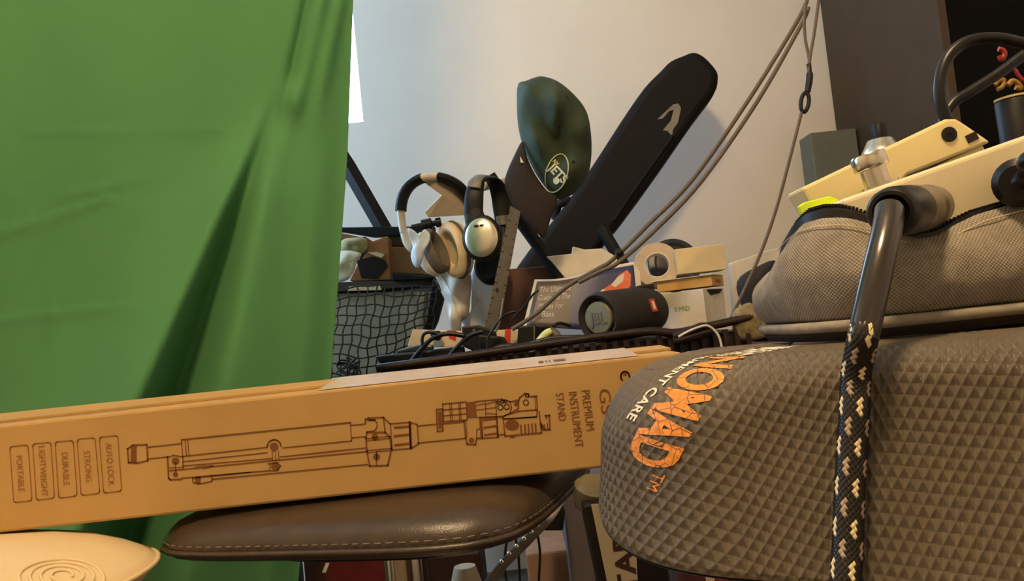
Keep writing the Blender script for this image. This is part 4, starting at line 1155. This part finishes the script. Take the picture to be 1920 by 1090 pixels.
# ------------------------------------------------------------------ round speaker
sa = Vector((0.66, 0.75, 0.03)).normalized(); so = at(1121, 597, 1.455)
sr = 0.0475
sp_ = thing('bluetooth_speaker', 'black cylindrical portable speaker with an olive round end cap', 'speaker', so - Vector((0,0,sr)))
MB().lathe(so, sa, [(0.033,0.012),(0.036,0.003),(0.042,-0.003),(0.0455,0.002),(sr,0.014),(sr+0.001,0.06),(sr+0.001,0.13),(sr-0.002,0.16),(0.042,0.18),(0.03,0.19),(0.002,0.192)], 48).build('body', mat('black_speaker_fabric', (34, 28, 24), 0.85, var=0.1, scale=300, bump=0.2, bscale=900), sp_, smooth=60)
rd = MB().lathe(so, -sa, [(0.030,-0.012),(0.030,-0.002),(0.028,0.0),(0.001,0.001)], 36).build('end_cap', mat('olive_cap', (112, 100, 66), 0.5, metal=0.3, var=0.08), sp_, smooth=20)
V, F = text2d('JBL', 0, 0.02); wd = max(v[0] for v in V)
e1 = Vector((sa.y, -sa.x, 0)).normalized() * -1; e1 = -e1 if e1.x < 0 else e1
e1 = Vector((-sa.y*-1, -sa.x, 0)).normalized(); up_ = Vector((0,0,1))
MB().add([so - sa*0.0016 + e1*((x/wd-0.5)*0.036) + up_*((y-0.35)*0.03) for x, y in V], F).build('emblem_letters', mat('olive_letters', (84, 74, 46), 0.5), rd)
# badge on the fabric
bc = so + sa*0.115
bn = Vector((0.0, -1, 0.12)); bn = (bn - sa*bn.dot(sa)).normalized(); bu = sa.cross(bn)*-1
if bu.z < 0: bu = -bu
def badge(w_, h_, d_, name, m):
    P = [bc + bn*(sr+0.001+d0) + sa*x + bu*y for d0 in (0.0, d_) for x, y in ((-w_,-h_),(w_,-h_),(w_,h_),(-w_,h_))]
    MB().add(P, [(0,3,2,1),(4,5,6,7),(0,1,5,4),(1,2,6,5),(2,3,7,6),(3,0,4,7)]).build(name, m, sp_)
badge(0.0085, 0.0125, 0.002, 'badge', mat('orange_red_badge', (196, 66, 40), 0.5)); badge(0.004, 0.008, 0.0026, 'badge_mark', M_white)

# ------------------------------------------------------------------ tape, boxes
YP = 1.68
tpc = at(1232, 497, YP)
tr2 = thing('tape_roll', 'wide roll of clear packing tape standing behind the small boxes', 'tape roll', tpc - Vector((0,0,0.05)))
MB().lathe(tpc, (-0.15,-1,0.05), [(0.026,0.0),(0.047,0.0),(0.048,-0.002),(0.048,-0.045),(0.026,-0.045)], 44, closed_profile=True).build('tape', mat('tan_clear_tape', (206, 184, 160), 0.25, var=0.06), tr2, smooth=40)
MB().lathe(tpc, (-0.15,-1,0.05), [(0.0245,0.001),(0.0272,0.001),(0.0272,-0.046),(0.0245,-0.046)], 36, closed_profile=True).build('core', M_paper, tr2, smooth=40)
M_gad = mat('dark_grey_gloss', (40, 38, 38), 0.35, var=0.2)
gdc = at(1264, 496, 1.80)
gd = thing('round_gadget', 'dark round gadget on a stem peeking out behind the tape roll', 'gadget', (gdc.x, 1.82, TZ-0.011))
MB().lathe(gdc, (0.1,-1,0.25), [(0.056,-0.01),(0.061,0.0),(0.059,0.008),(0.048,0.012),(0.042,0.008),(0.03,0.010),(0.002,0.012)], 36).build('head', M_gad, gd, smooth=40)
MB().lathe((gdc.x, 1.815, TZ-0.010), (0,0,1), [(0.04,0),(0.04,0.006),(0.012,0.012),(0.01,gdc.z-TZ)], 20).build('stem', M_gad, gd, smooth=40)

def pxbox(name, px, py, Y, yaw, wl, wr, h, m, label, top=None, tilt=0.0):
    """level box whose nearest vertical edge stands at this pixel (bottom); wl runs left and back, wr right and back"""
    b_ = at(px, py, Y); L_ = Vector((-math.cos(yaw), math.sin(yaw), 0)); R_ = Vector((math.sin(yaw), math.cos(yaw), 0))
    t = thing(name, label, 'box', b_, 'small boxes stacked on the tray')
    z = Vector((0,0,1)) + L_*tilt
    P = [b_, b_+L_*wl, b_+L_*wl+R_*wr, b_+R_*wr]
    MB().add(P + [p + z*h for p in P], [(0,3,2,1),(4,5,6,7),(0,1,5,4),(1,2,6,5),(2,3,7,6),(3,0,4,7)]).build('carton', m, t, bevel=0.0012)
    return t, b_, L_, R_
yaw = math.radians(33)
t3, b3, L3, R3 = pxbox('carton_box', 1327, 619.5, 1.60, yaw, 0.105, 0.125, 0.083, M_white, 'open white carton with small green lettering beside the speaker')
V, F = text2d('0 MIID'); wd = max(v[0] for v in V); fn = L3.cross(Vector((0,0,1)))
fn = fn if fn.y < 0 else -fn
MB().add([b3 + L3*(0.064 - x/wd*0.032) + Vector((0,0,0.043+y*0.014)) + fn*0.0006 for x, y in V], F).build('printed_text', mat('green_ink', (92, 128, 84), 0.6), t3)
fr2 = R3.cross(Vector((0,0,1))); fr2 = fr2 if fr2.x > 0 else -fr2
MB().add([b3 + R3*x + Vector((0,0,z)) + fr2*0.0006 for x, z in ((0.018,0.0815),(0.118,0.0815),(0.10,0.073),(0.04,0.069))], [(0,1,2,3)]).build('slot', mat('dark_gap', (48, 36, 28), 0.9), t3)
t2, b2_, L2, R2 = pxbox('carton_box', 1336, 536, 1.615, math.radians(27), 0.115, 0.105, 0.022, mat('mustard_card', (208, 160, 86), 0.7, var=0.06), 'flat mustard yellow carton lid on top of the white carton')
MB().add([b2_ + R2*x + Vector((0,0,z)) + Vector((0.0005,-0.0005,0)) for x, z in ((0.03,0.007),(0.075,0.006),(0.075,0.013),(0.03,0.014))], [(0,1,2,3)]).build('printed_mark', M_cardb, t2)
MB().add([b2_ + Vector((0,0,0.0222)) + L2*l + R2*r for l, r in ((-0.004,-0.006),(0.125,-0.008),(0.12,0.10),(0.0,0.11))] + [b2_ + Vector((0,0,0.0236)) + L2*l + R2*r for l, r in ((-0.004,-0.006),(0.125,-0.008),(0.12,0.10),(0.0,0.11))], [(0,3,2,1),(4,5,6,7),(0,1,5,4),(1,2,6,5),(2,3,7,6),(3,0,4,7)]).build('torn_flap', M_paper, t2)
t1, b1_, L1, R1 = pxbox('carton_box', 1362, 505, 1.63, math.radians(3), 0.098, 0.08, 0.052, mat('pale_yellow_card', (232, 210, 164), 0.6, var=0.03), 'pale cream carton on top of the small box stack')
slab('paper_sheet', [(1368,494),(1440,470),(1470,462),(1470,480),(1470,560),(1400,632),(1380,632)], 1.78, 0.02, M_paper, 'white folded sheet beside the cream carton', 'paper', bevel=0.002)
o = MB().inflate(pxs([(1382,528),(1420,500),(1460,492),(1485,560),(1485,628),(1440,640),(1400,634),(1392,580)], 1.50, True, 4), 0.03, 0.03, 6, 0.01, 20).build('dark_pouch', mat('black_pouch', (30, 25, 22), 0.8), smooth=180, weld=True)
tag(o, 'black soft pouch between the white carton and the grey bag', 'pouch')
o = MB().inflate(pxs([(1372,590),(1392,572),(1412,570),(1432,600),(1438,630),(1400,640),(1378,634)], 1.43, True, 3), 0.015, 0.02, 5, 0.01, 40).build('patterned_pouch', mat('olive_pattern', (120, 108, 76), 0.8, var=0.4, scale=70), smooth=180, weld=True)
tag(o, 'small olive patterned pouch at the end of the tray', 'pouch')

# ------------------------------------------------------------------ chargers, cables and small boxes on the tray
def cbox(name, pts, Y, d, m, label, ctg, bevel=0.002, group=None): return slab(name, pts, Y, d, m, label, ctg, group, bevel=bevel)
b_ = thing('product_box', 'flat cream box with a red corner lying on the tray', 'box', at(820, 650, 1.55))
MB().prism(pxs([(774,618),(868,621),(866,652),(764,650)], 1.55), (0, 0.05, 0)).build('carton', M_cream, b_, bevel=0.001)
MB().prism(pxs([(838,619.5),(856,620.5),(855,640),(842,634)], 1.5495), (0, -0.0006, 0)).build('red_print', M_red, b_)
MB().prism(pxs([(812,636),(824,633),(832,640),(828,650),(814,650)], 1.5495), (0, -0.0006, 0)).build('white_print', M_white, b_)
b_ = thing('product_box', 'small upright box with a red band beside the black power brick', 'box', at(965, 655, 1.53))
MB().prism(pxs([(912,620),(990,617),(988,656),(910,658)], 1.53), (0, 0.04, 0)).build('carton', M_cream, b_, bevel=0.001)
MB().prism(pxs([(947,617.5),(958,617),(956,654),(945,655)], 1.5294), (0, -0.0006, 0)).build('red_band', M_red, b_)
b_ = thing('power_strip', 'long black power strip lying at the near end of the tray', 'power strip', at(760, 690, 1.47))
MB().prism(pxs([(702,668),(812,656),(868,650),(870,667),(712,683)], 1.47), (0, 0.05, 0)).build('housing', M_black, b_, bevel=0.004)
MB().prism(pxs([(742,658),(790,645),(812,648),(810,658),(745,664)], 1.48), (0, 0.03, 0)).build('adapter', mat('dark_teal_plastic', (34, 44, 46), 0.4), b_, bevel=0.003)
for x in (738, 800, 826): MB().prism(pxs([(x,684),(x+10,683),(x+10,686),(x,687)], 1.4695), (0, -0.0006, 0)).build('marking', M_steel, b_)
for k, (pts, Y, lab) in enumerate((([(866,612),(896,610),(930,622),(934,655),(890,660),(868,650)], 1.49, 'black charger plug with a pale stripe beside the cream box'),
                                   ([(972,612),(1004,609),(1006,660),(968,662)], 1.48, 'square black power brick standing before the book'),
                                   ([(806,622),(822,620),(828,630),(822,640),(808,636)], 1.50, 'tiny black cable plug lying on the cream box'),
                                   ([(1195,536),(1226,531),(1231,566),(1196,572)], 1.62, 'black charger block squeezed between the book and the white carton'),
                                   ([(896,628),(945,632),(955,650),(900,658)], 1.47, 'low black adapter beside the charger plug'))):
    b_ = thing('charger', lab, 'charger', at(pts[-1][0], pts[-1][1], Y), 'chargers on the tray')
    MB().prism(pxs(pts, Y), (0, 0.035, 0)).build('housing', M_black, b_, bevel=0.003)
    if k == 0: MB().prism(pxs([(887,617),(891,617),(888,632),(884,632)], Y-0.0004), (0, -0.0006, 0)).build('pale_stripe', M_steel, b_)
    if k == 1: MB().prism(pxs([(1001,612),(1003,612),(1002,650),(1000,650)], Y-0.0004), (0, -0.0006, 0)).build('pale_stripe', M_steel, b_)
b_ = thing('usb_lead', 'lime green tipped lead with a black plug before the speaker', 'cable', at(1010, 648, 1.46))
MB().tube(cat([at(1006,648,1.46), at(1012,640,1.46), at(1022,628,1.46), at(1034,620,1.46)], 4), [0.004,0.0055,0.0065,0.007,0.0072,0.0072,0.0072,0.0072,0.0072,0.0072,0.007,0.006,0.005], 10).build('lime_tip', mat('lime_plastic', (208, 212, 138), 0.5), b_, smooth=60)
MB().tube(cat([at(1030,622,1.468), at(1040,626,1.468), at(1046,636,1.468)], 3), 0.009, 10).build('plug', M_steel, b_, smooth=60)
MB().tube(cat([at(1036,612,1.47), at(1050,606,1.475), at(1070,612,1.48)], 4), 0.003, 8).build('lead', M_black, b_, smooth=60)
lines = [
 ([(764,700),(770,680),(790,655),(812,634),(840,626),(870,630)], 'thick black cable arching over the power strip', 0.0042),
 ([(792,650),(792,632),(800,624),(815,624),(826,632)], 'short stiff black cable standing up from the adapter', 0.0032),
 ([(825,700),(840,672),(866,642),(885,628),(905,622)], 'black cable with a bright highlight rising to the charger plug', 0.0042),
 ([(870,672),(900,664),(940,650),(975,648),(1010,640),(1040,634),(1090,632)], 'black cable winding along the rim before the chargers', 0.0042),
 ([(880,694),(920,680),(960,670),(1000,660),(1040,648)], 'lowest black cable lying along the tray front', 0.0042),
 ([(915,668),(914,640),(922,622),(934,604),(948,590),(968,584)], 'thin dark wire climbing beside the ruler', 0.0022),
 ([(790,700),(790,660),(791,650)], 'thin dark wire hanging straight down over the power strip', 0.0022),
 ([(990,700),(993,676),(1000,650),(1008,640)], 'thin grey wire hanging below the black power brick', 0.0018),
 ([(930,622),(938,598),(944,560)], 'thin silver antenna rod standing beside the ruler', 0.0020),
 ([(960,600),(980,578),(1000,552),(1010,545)], 'dark wire loop against the brown board', 0.0022)]
for k, (pts, lab, r) in enumerate(lines):
    o = MB().tube(pxs(pts, 1.445 if k != 9 else 1.60, False, 6), r, 8).build('antenna_rod' if k == 8 else 'cable', M_steel if k in (7, 8) else M_rubber, smooth=60)
    tag(o, lab, 'antenna' if k == 8 else 'cable', None if k == 8 else 'loose cables on the tray')
o = MB().tube(pxs([(1272,632),(1290,622),(1310,614),(1326,611),(1340,620),(1349,634),(1354,655)], 1.39, False, 6), 0.0021, 8).build('white_cable', mat('white_cable_rubber', (206, 198, 186), 0.5), smooth=60)
tag(o, 'thin white cable curving over the tray rim near the mat', 'cable')
o = MB().tube(pxs([(1262,632),(1290,622),(1318,612),(1334,620),(1300,632),(1262,640)], 1.41, False, 5), 0.007, 8).build('dark_cable', M_dark, smooth=60)
tag(o, 'thick dark brown cable loop under the thin white cable', 'cable')

# ------------------------------------------------------------------ rack on the left with torn cartons and a net
YS = 1.86
rk = thing('metal_rack', 'black metal rack with a slanting strut and a wooden shelf', 'rack', at(720, 700, YS))
MB().tube([at(560, 170, YS), at(652, 312, YS), at(722, 434, YS)], 0.019, 4).build('strut', M_blackm, rk, smooth=30)
MB().prism(pxs([(540,428),(640,426),(815,424),(815,440),(742,442),(700,444),(640,434),(540,436)], YS-0.02), (0, 0.03, 0)).build('top_rail', M_blackm, rk, bevel=0.003)
MB().prism(pxs([(560,531),(640,529),(735,527),(812,521),(820,532),(735,541),(640,547),(560,552)], YS-0.09), (0, 0.30, 0)).build('shelf', mat('dark_shelf_edge', (64, 52, 38), 0.7), rk, bevel=0.001)
MB().prism(pxs([(655,537),(712,536),(716,544),(650,546)], YS-0.093), (0, -0.001, 0)).build('edge_strip', M_cream, rk)
MB().prism(pxs([(812,521),(832,560),(820,604),(798,650),(785,650),(800,600),(806,560)], YS-0.112), (0, 0.03, 0)).build('side_brace', M_black, rk, bevel=0.002)
MB().box((at(690,600,YS+0.22).x, YS+0.18, 0), (at(706,600,YS+0.22).x, YS+0.22, at(740,440,YS+0.2).z)).build('rear_post', M_blackm, rk, bevel=0.002)
MB().box((at(505,600,YS).x, YS-0.02, 0), (at(522,600,YS).x, YS+0.02, at(570,440,YS).z)).build('front_post', M_blackm, rk, bevel=0.002)
YQ = YS - 0.05
c1 = thing('torn_carton', 'torn brown carton with a dark hole on the rack shelf', 'carton', at(690, 530, YQ))
MB().prism(pxs([(690,456),(722,444),(728,444),(732,525),(672,527),(655,527),(668,500),(690,470)], YQ), (0, 0.12, 0)).build('carton', M_cardb, c1, bevel=0.002)
MB().prism(pxs([(668,488),(700,481),(722,488),(728,500),(708,524),(678,522)], YQ-0.0006), (0, -0.001, 0)).build('hole', mat('hole_dark', (34, 26, 20), 0.9), c1)
MB().prism(pxs([(690,474),(708,473),(722,478),(716,484),(704,480)], YQ-0.002), (0, -0.006, 0)).build('torn_edge', M_cream, c1)
slab('carton_box', [(727,462),(775,464),(800,486),(816,516),(732,512)], YQ+0.02, 0.12, mat('tan_brown_carton', (136, 96, 60), 0.8, var=0.08), 'plain brown carton behind the white headphone cup on the rack', 'carton', bevel=0.002)
slab('flat_case', [(728,441),(764,440),(776,462),(729,461)], YQ+0.05, 0.05, mat('olive_grey_card', (92, 82, 62), 0.8), 'olive grey card case under the rack rail', 'case', bevel=0.002)
slab('black_case', [(734,512),(806,517),(815,519),(814,522),(735,527)], YQ-0.06, 0.07, M_black, 'flat black case lying on the rack shelf', 'case', bevel=0.003)
o = MB().inflate(pxs([(636,474),(652,470),(666,472),(678,477),(670,490),(664,508),(652,525),(630,527),(625,500)], YQ-0.03, True, 3), 0.01, 0.01, 5, 0.012, 40).build('packing_paper', M_white, smooth=180, weld=True)
tag(o, 'torn cream packing paper at the cloth edge on the rack shelf', 'paper')
o = MB().inflate(pxs([(640,452),(660,446),(686,448),(688,466),(676,476),(640,474)], YQ, True, 3), 0.012, 0.02, 5, 0.015, 40).build('packing_paper', mat('greenish_paper', (168, 160, 112), 0.8, var=0.12), smooth=180, weld=True)
tag(o, 'crumpled greenish paper above the torn cream paper', 'paper')
slab('carton_flap', [(560,440),(640,437),(692,448),(690,452),(640,450),(560,452)], YQ+0.085, 0.08, M_cardb, 'brown carton flap directly under the rack rail', 'carton', bevel=0.001)
# grey storage bin behind the net
slab('storage_bin', [(540,552),(798,546),(796,630),(780,696),(540,716)], YS-0.075, 0.12, mat('grey_bin_fabric', (176, 166, 146), 0.85, var=0.15, scale=14), 'grey fabric storage bin hanging behind the black net', 'bin', bevel=0.004)
net = MB(); YN = YS - 0.118
def npt(u, v):
    x = 560 + 262*u - 20*v*v*u + 6*math.sin(v*5+u*3); y = 546 + 165*v - 14*u*(1-v) + 34*math.sin(PI*u)*v*0.35 - 55*v*max(0, u-0.55) + 4*math.sin(u*9+v*4)
    return at(x, y, YN - 0.03*math.sin(PI*v)*math.sin(PI*u*0.9))
for i in range(16):
    net.tube([npt(i/15 + 0.008*math.sin(j*1.3+i), j/20) for j in range(21)], 0.0017, 5)
for j in range(11):
    net.tube([npt(i/26, j/10 + 0.01*math.sin(i*1.1+j)) for i in range(27)], 0.0017, 5)
o = net.build('cargo_net', mat('dark_olive_cord', (44, 36, 24), 0.8), smooth=60); tag(o, 'dark knotted cord net sagging below the rack shelf', 'net')
knot = []
for i in range(60):
    a_ = i*0.55; knot.append(at(655+14*math.sin(a_*1.3)+10*math.cos(a_*0.7), 690+14*math.cos(a_*1.1)+6*math.sin(a_*0.5), YN-0.04+0.015*math.sin(a_*0.9)))
o = MB().tube(cat(knot, 3), 0.0019, 5).build('net_drawstring', MATS['dark_olive_cord'], smooth=60); tag(o, 'tangled dark cord knot at the bottom of the net', 'cord')

# ------------------------------------------------------------------ below the stool
def floorbox(name, pts, Y, d, m, label, ctg, bevel=0.003):
    """traced front that goes on down to the floor"""
    P = pxs(pts, Y); lo_ = [Vector((P[-1].x, Y, 0.0)), Vector((P[0].x, Y, 0.0))] if False else None
    o_ = MB().prism(P, (0, d, 0)).build(name, m, bevel=bevel); tag(o_, label, ctg); return o_
def standbox(name, x0, x1, ytop, Y, d, m, label, ctg):
    t = thing(name, label, ctg, (at((x0+x1)/2, 1000, Y).x, Y, 0))
    a_, b_ = at(x0, ytop, Y), at(x1, ytop, Y)
    MB().box((a_.x, Y, 0), (b_.x, Y+d, (a_.z+b_.z)/2)).build('carton', m, t, bevel=0.003)
    return t
t = standbox('storage_case', 566, 735, 1030, 1.12, 0.16, M_dred, 'dark red case on the floor under the leather stool', 'case')
MB().prism(pxs([(611,1056),(618,1056),(611,1074),(604,1074)], 1.1195), (0,-0.001,0)).build('white_mark', M_white, t)
t = standbox('floor_carton', 985, 1082, 1034, 1.10, 0.12, mat('pinkish_card', (120, 94, 74), 0.8, var=0.1), 'pinkish carton on the floor under the studded strap', 'carton')
t = standbox('floor_carton', 800, 900, 1040, 1.20, 0.12, M_dark, 'brown carton on the floor behind the stool post', 'carton')
o = MB().lathe((at(872,1070,1.05).x, 1.05, 0), (0,0,1), [(0.018,0),(0.02,0.01),(0.02,at(872,1062,1.05).z-0.02),(0.014,at(872,1062,1.05).z)], 20).build('white_tube', mat('dull_ivory', (150, 138, 112), 0.6), smooth=40)
tag(o, 'white upright tube beside the stool seat corner', 'tube')
t = standbox('equipment_box', 1050, 1150, 900, 1.05, 0.16, mat('grey_purple_plastic', (74, 68, 70), 0.6, var=0.1), 'dull grey equipment box beyond the stool corner', 'box')
MB().prism(pxs([(1018,936),(1048,930),(1060,960),(1056,996),(1018,996)], 1.02), (0,0.02,0)).build('black_panel', M_black, t, bevel=0.002)
sb = thing('studded_strap', 'dark strap with shiny round studs hanging below the stool', 'strap', at(950, 1070, 0.98))
strip('strap', cat([at(905,1110,0.98), at(945,1058,0.98), at(985,1018,0.98), at(1030,970,0.98), at(1050,940,1.0)], 5), 0.006, 0.002, M_steel, sb)
for x, y in ((941,1054),(955,1039),(969,1025),(983,1011),(997,998),(1008,986),(1020,973)):
    MB().lathe(at(x, y, 0.972), (0,-1,0.2), [(0.003,-0.004),(0.003,0),(0.002,0.0015),(0.0003,0.002)], 10).build('stud', M_chrome, sb, smooth=60)
for k, (pts, lab) in enumerate((([(950,1090),(946,1060),(952,1010),(975,975),(1000,985),(1012,1030),(1010,1090)], 'thin black cable loop hanging behind the studded strap'), ([(975,1090),(972,1040),(968,1000),(990,960),(1020,950)], 'second thin black cable behind the studded strap near the stool'))):
    o = MB().tube(pxs(pts, 0.99+0.01*k, False, 6), 0.0016, 6).build('thin_cable', M_rubber, smooth=60); tag(o, lab, 'cable')
# black case with a grey lettered band
YV = 0.62

gcx = thing('lettered_case', 'black case with a pale grey band lettered in dark capitals', 'case', at(1150, 1090, YV))
def tall(pts, ylow, name, m, dy=0.0, thick=0.05):
    P = pxs(pts, YV+dy)
    a_, b_ = P[0], P[-1]
    lo1 = Vector((b_.x + (P[-1].x-P[-2].x)*0, YV+dy, 0.0)); lo0 = Vector((a_.x, YV+dy, 0.0))
    MB().prism(P + [lo1, lo0], (0, thick, 0)).build(name, m, gcx, bevel=0.002)
tall([(1128,1120),(1092,948),(1108,945),(1140,960),(1240,985),(1262,1120)], 0, 'case_body', M_black)
MB().prism(pxs([(1108,946),(1132,944),(1170,985),(1192,1015),(1196,1110),(1142,1110)], YV-0.0006), (0,-0.0012,0)).build('grey_band', mat('pale_grey_band', (140, 131, 110), 0.5, var=0.04), gcx)
tt = MB(); px_text(tt, 'TAR', (1197, 1112), (1180, 992), 36, YV-0.0022, bold=0.03); tt.build('letters', mat('dark_maroon_ink', (40, 14, 12), 0.5), gcx)
o = MB().lathe(at(1112, 928, YV+0.03), (0.2,-0.4,1), [(0.014,-0.01),(0.016,0),(0.016,0.008),(0.012,0.012),(0.002,0.012)], 20).build('glass_cap', mat('smoky_glass', (96, 92, 74), 0.1, var=0.2, spec=0.8), smooth=40)
tag(o, 'small glossy smoky cap on top of the lettered case', 'cap')
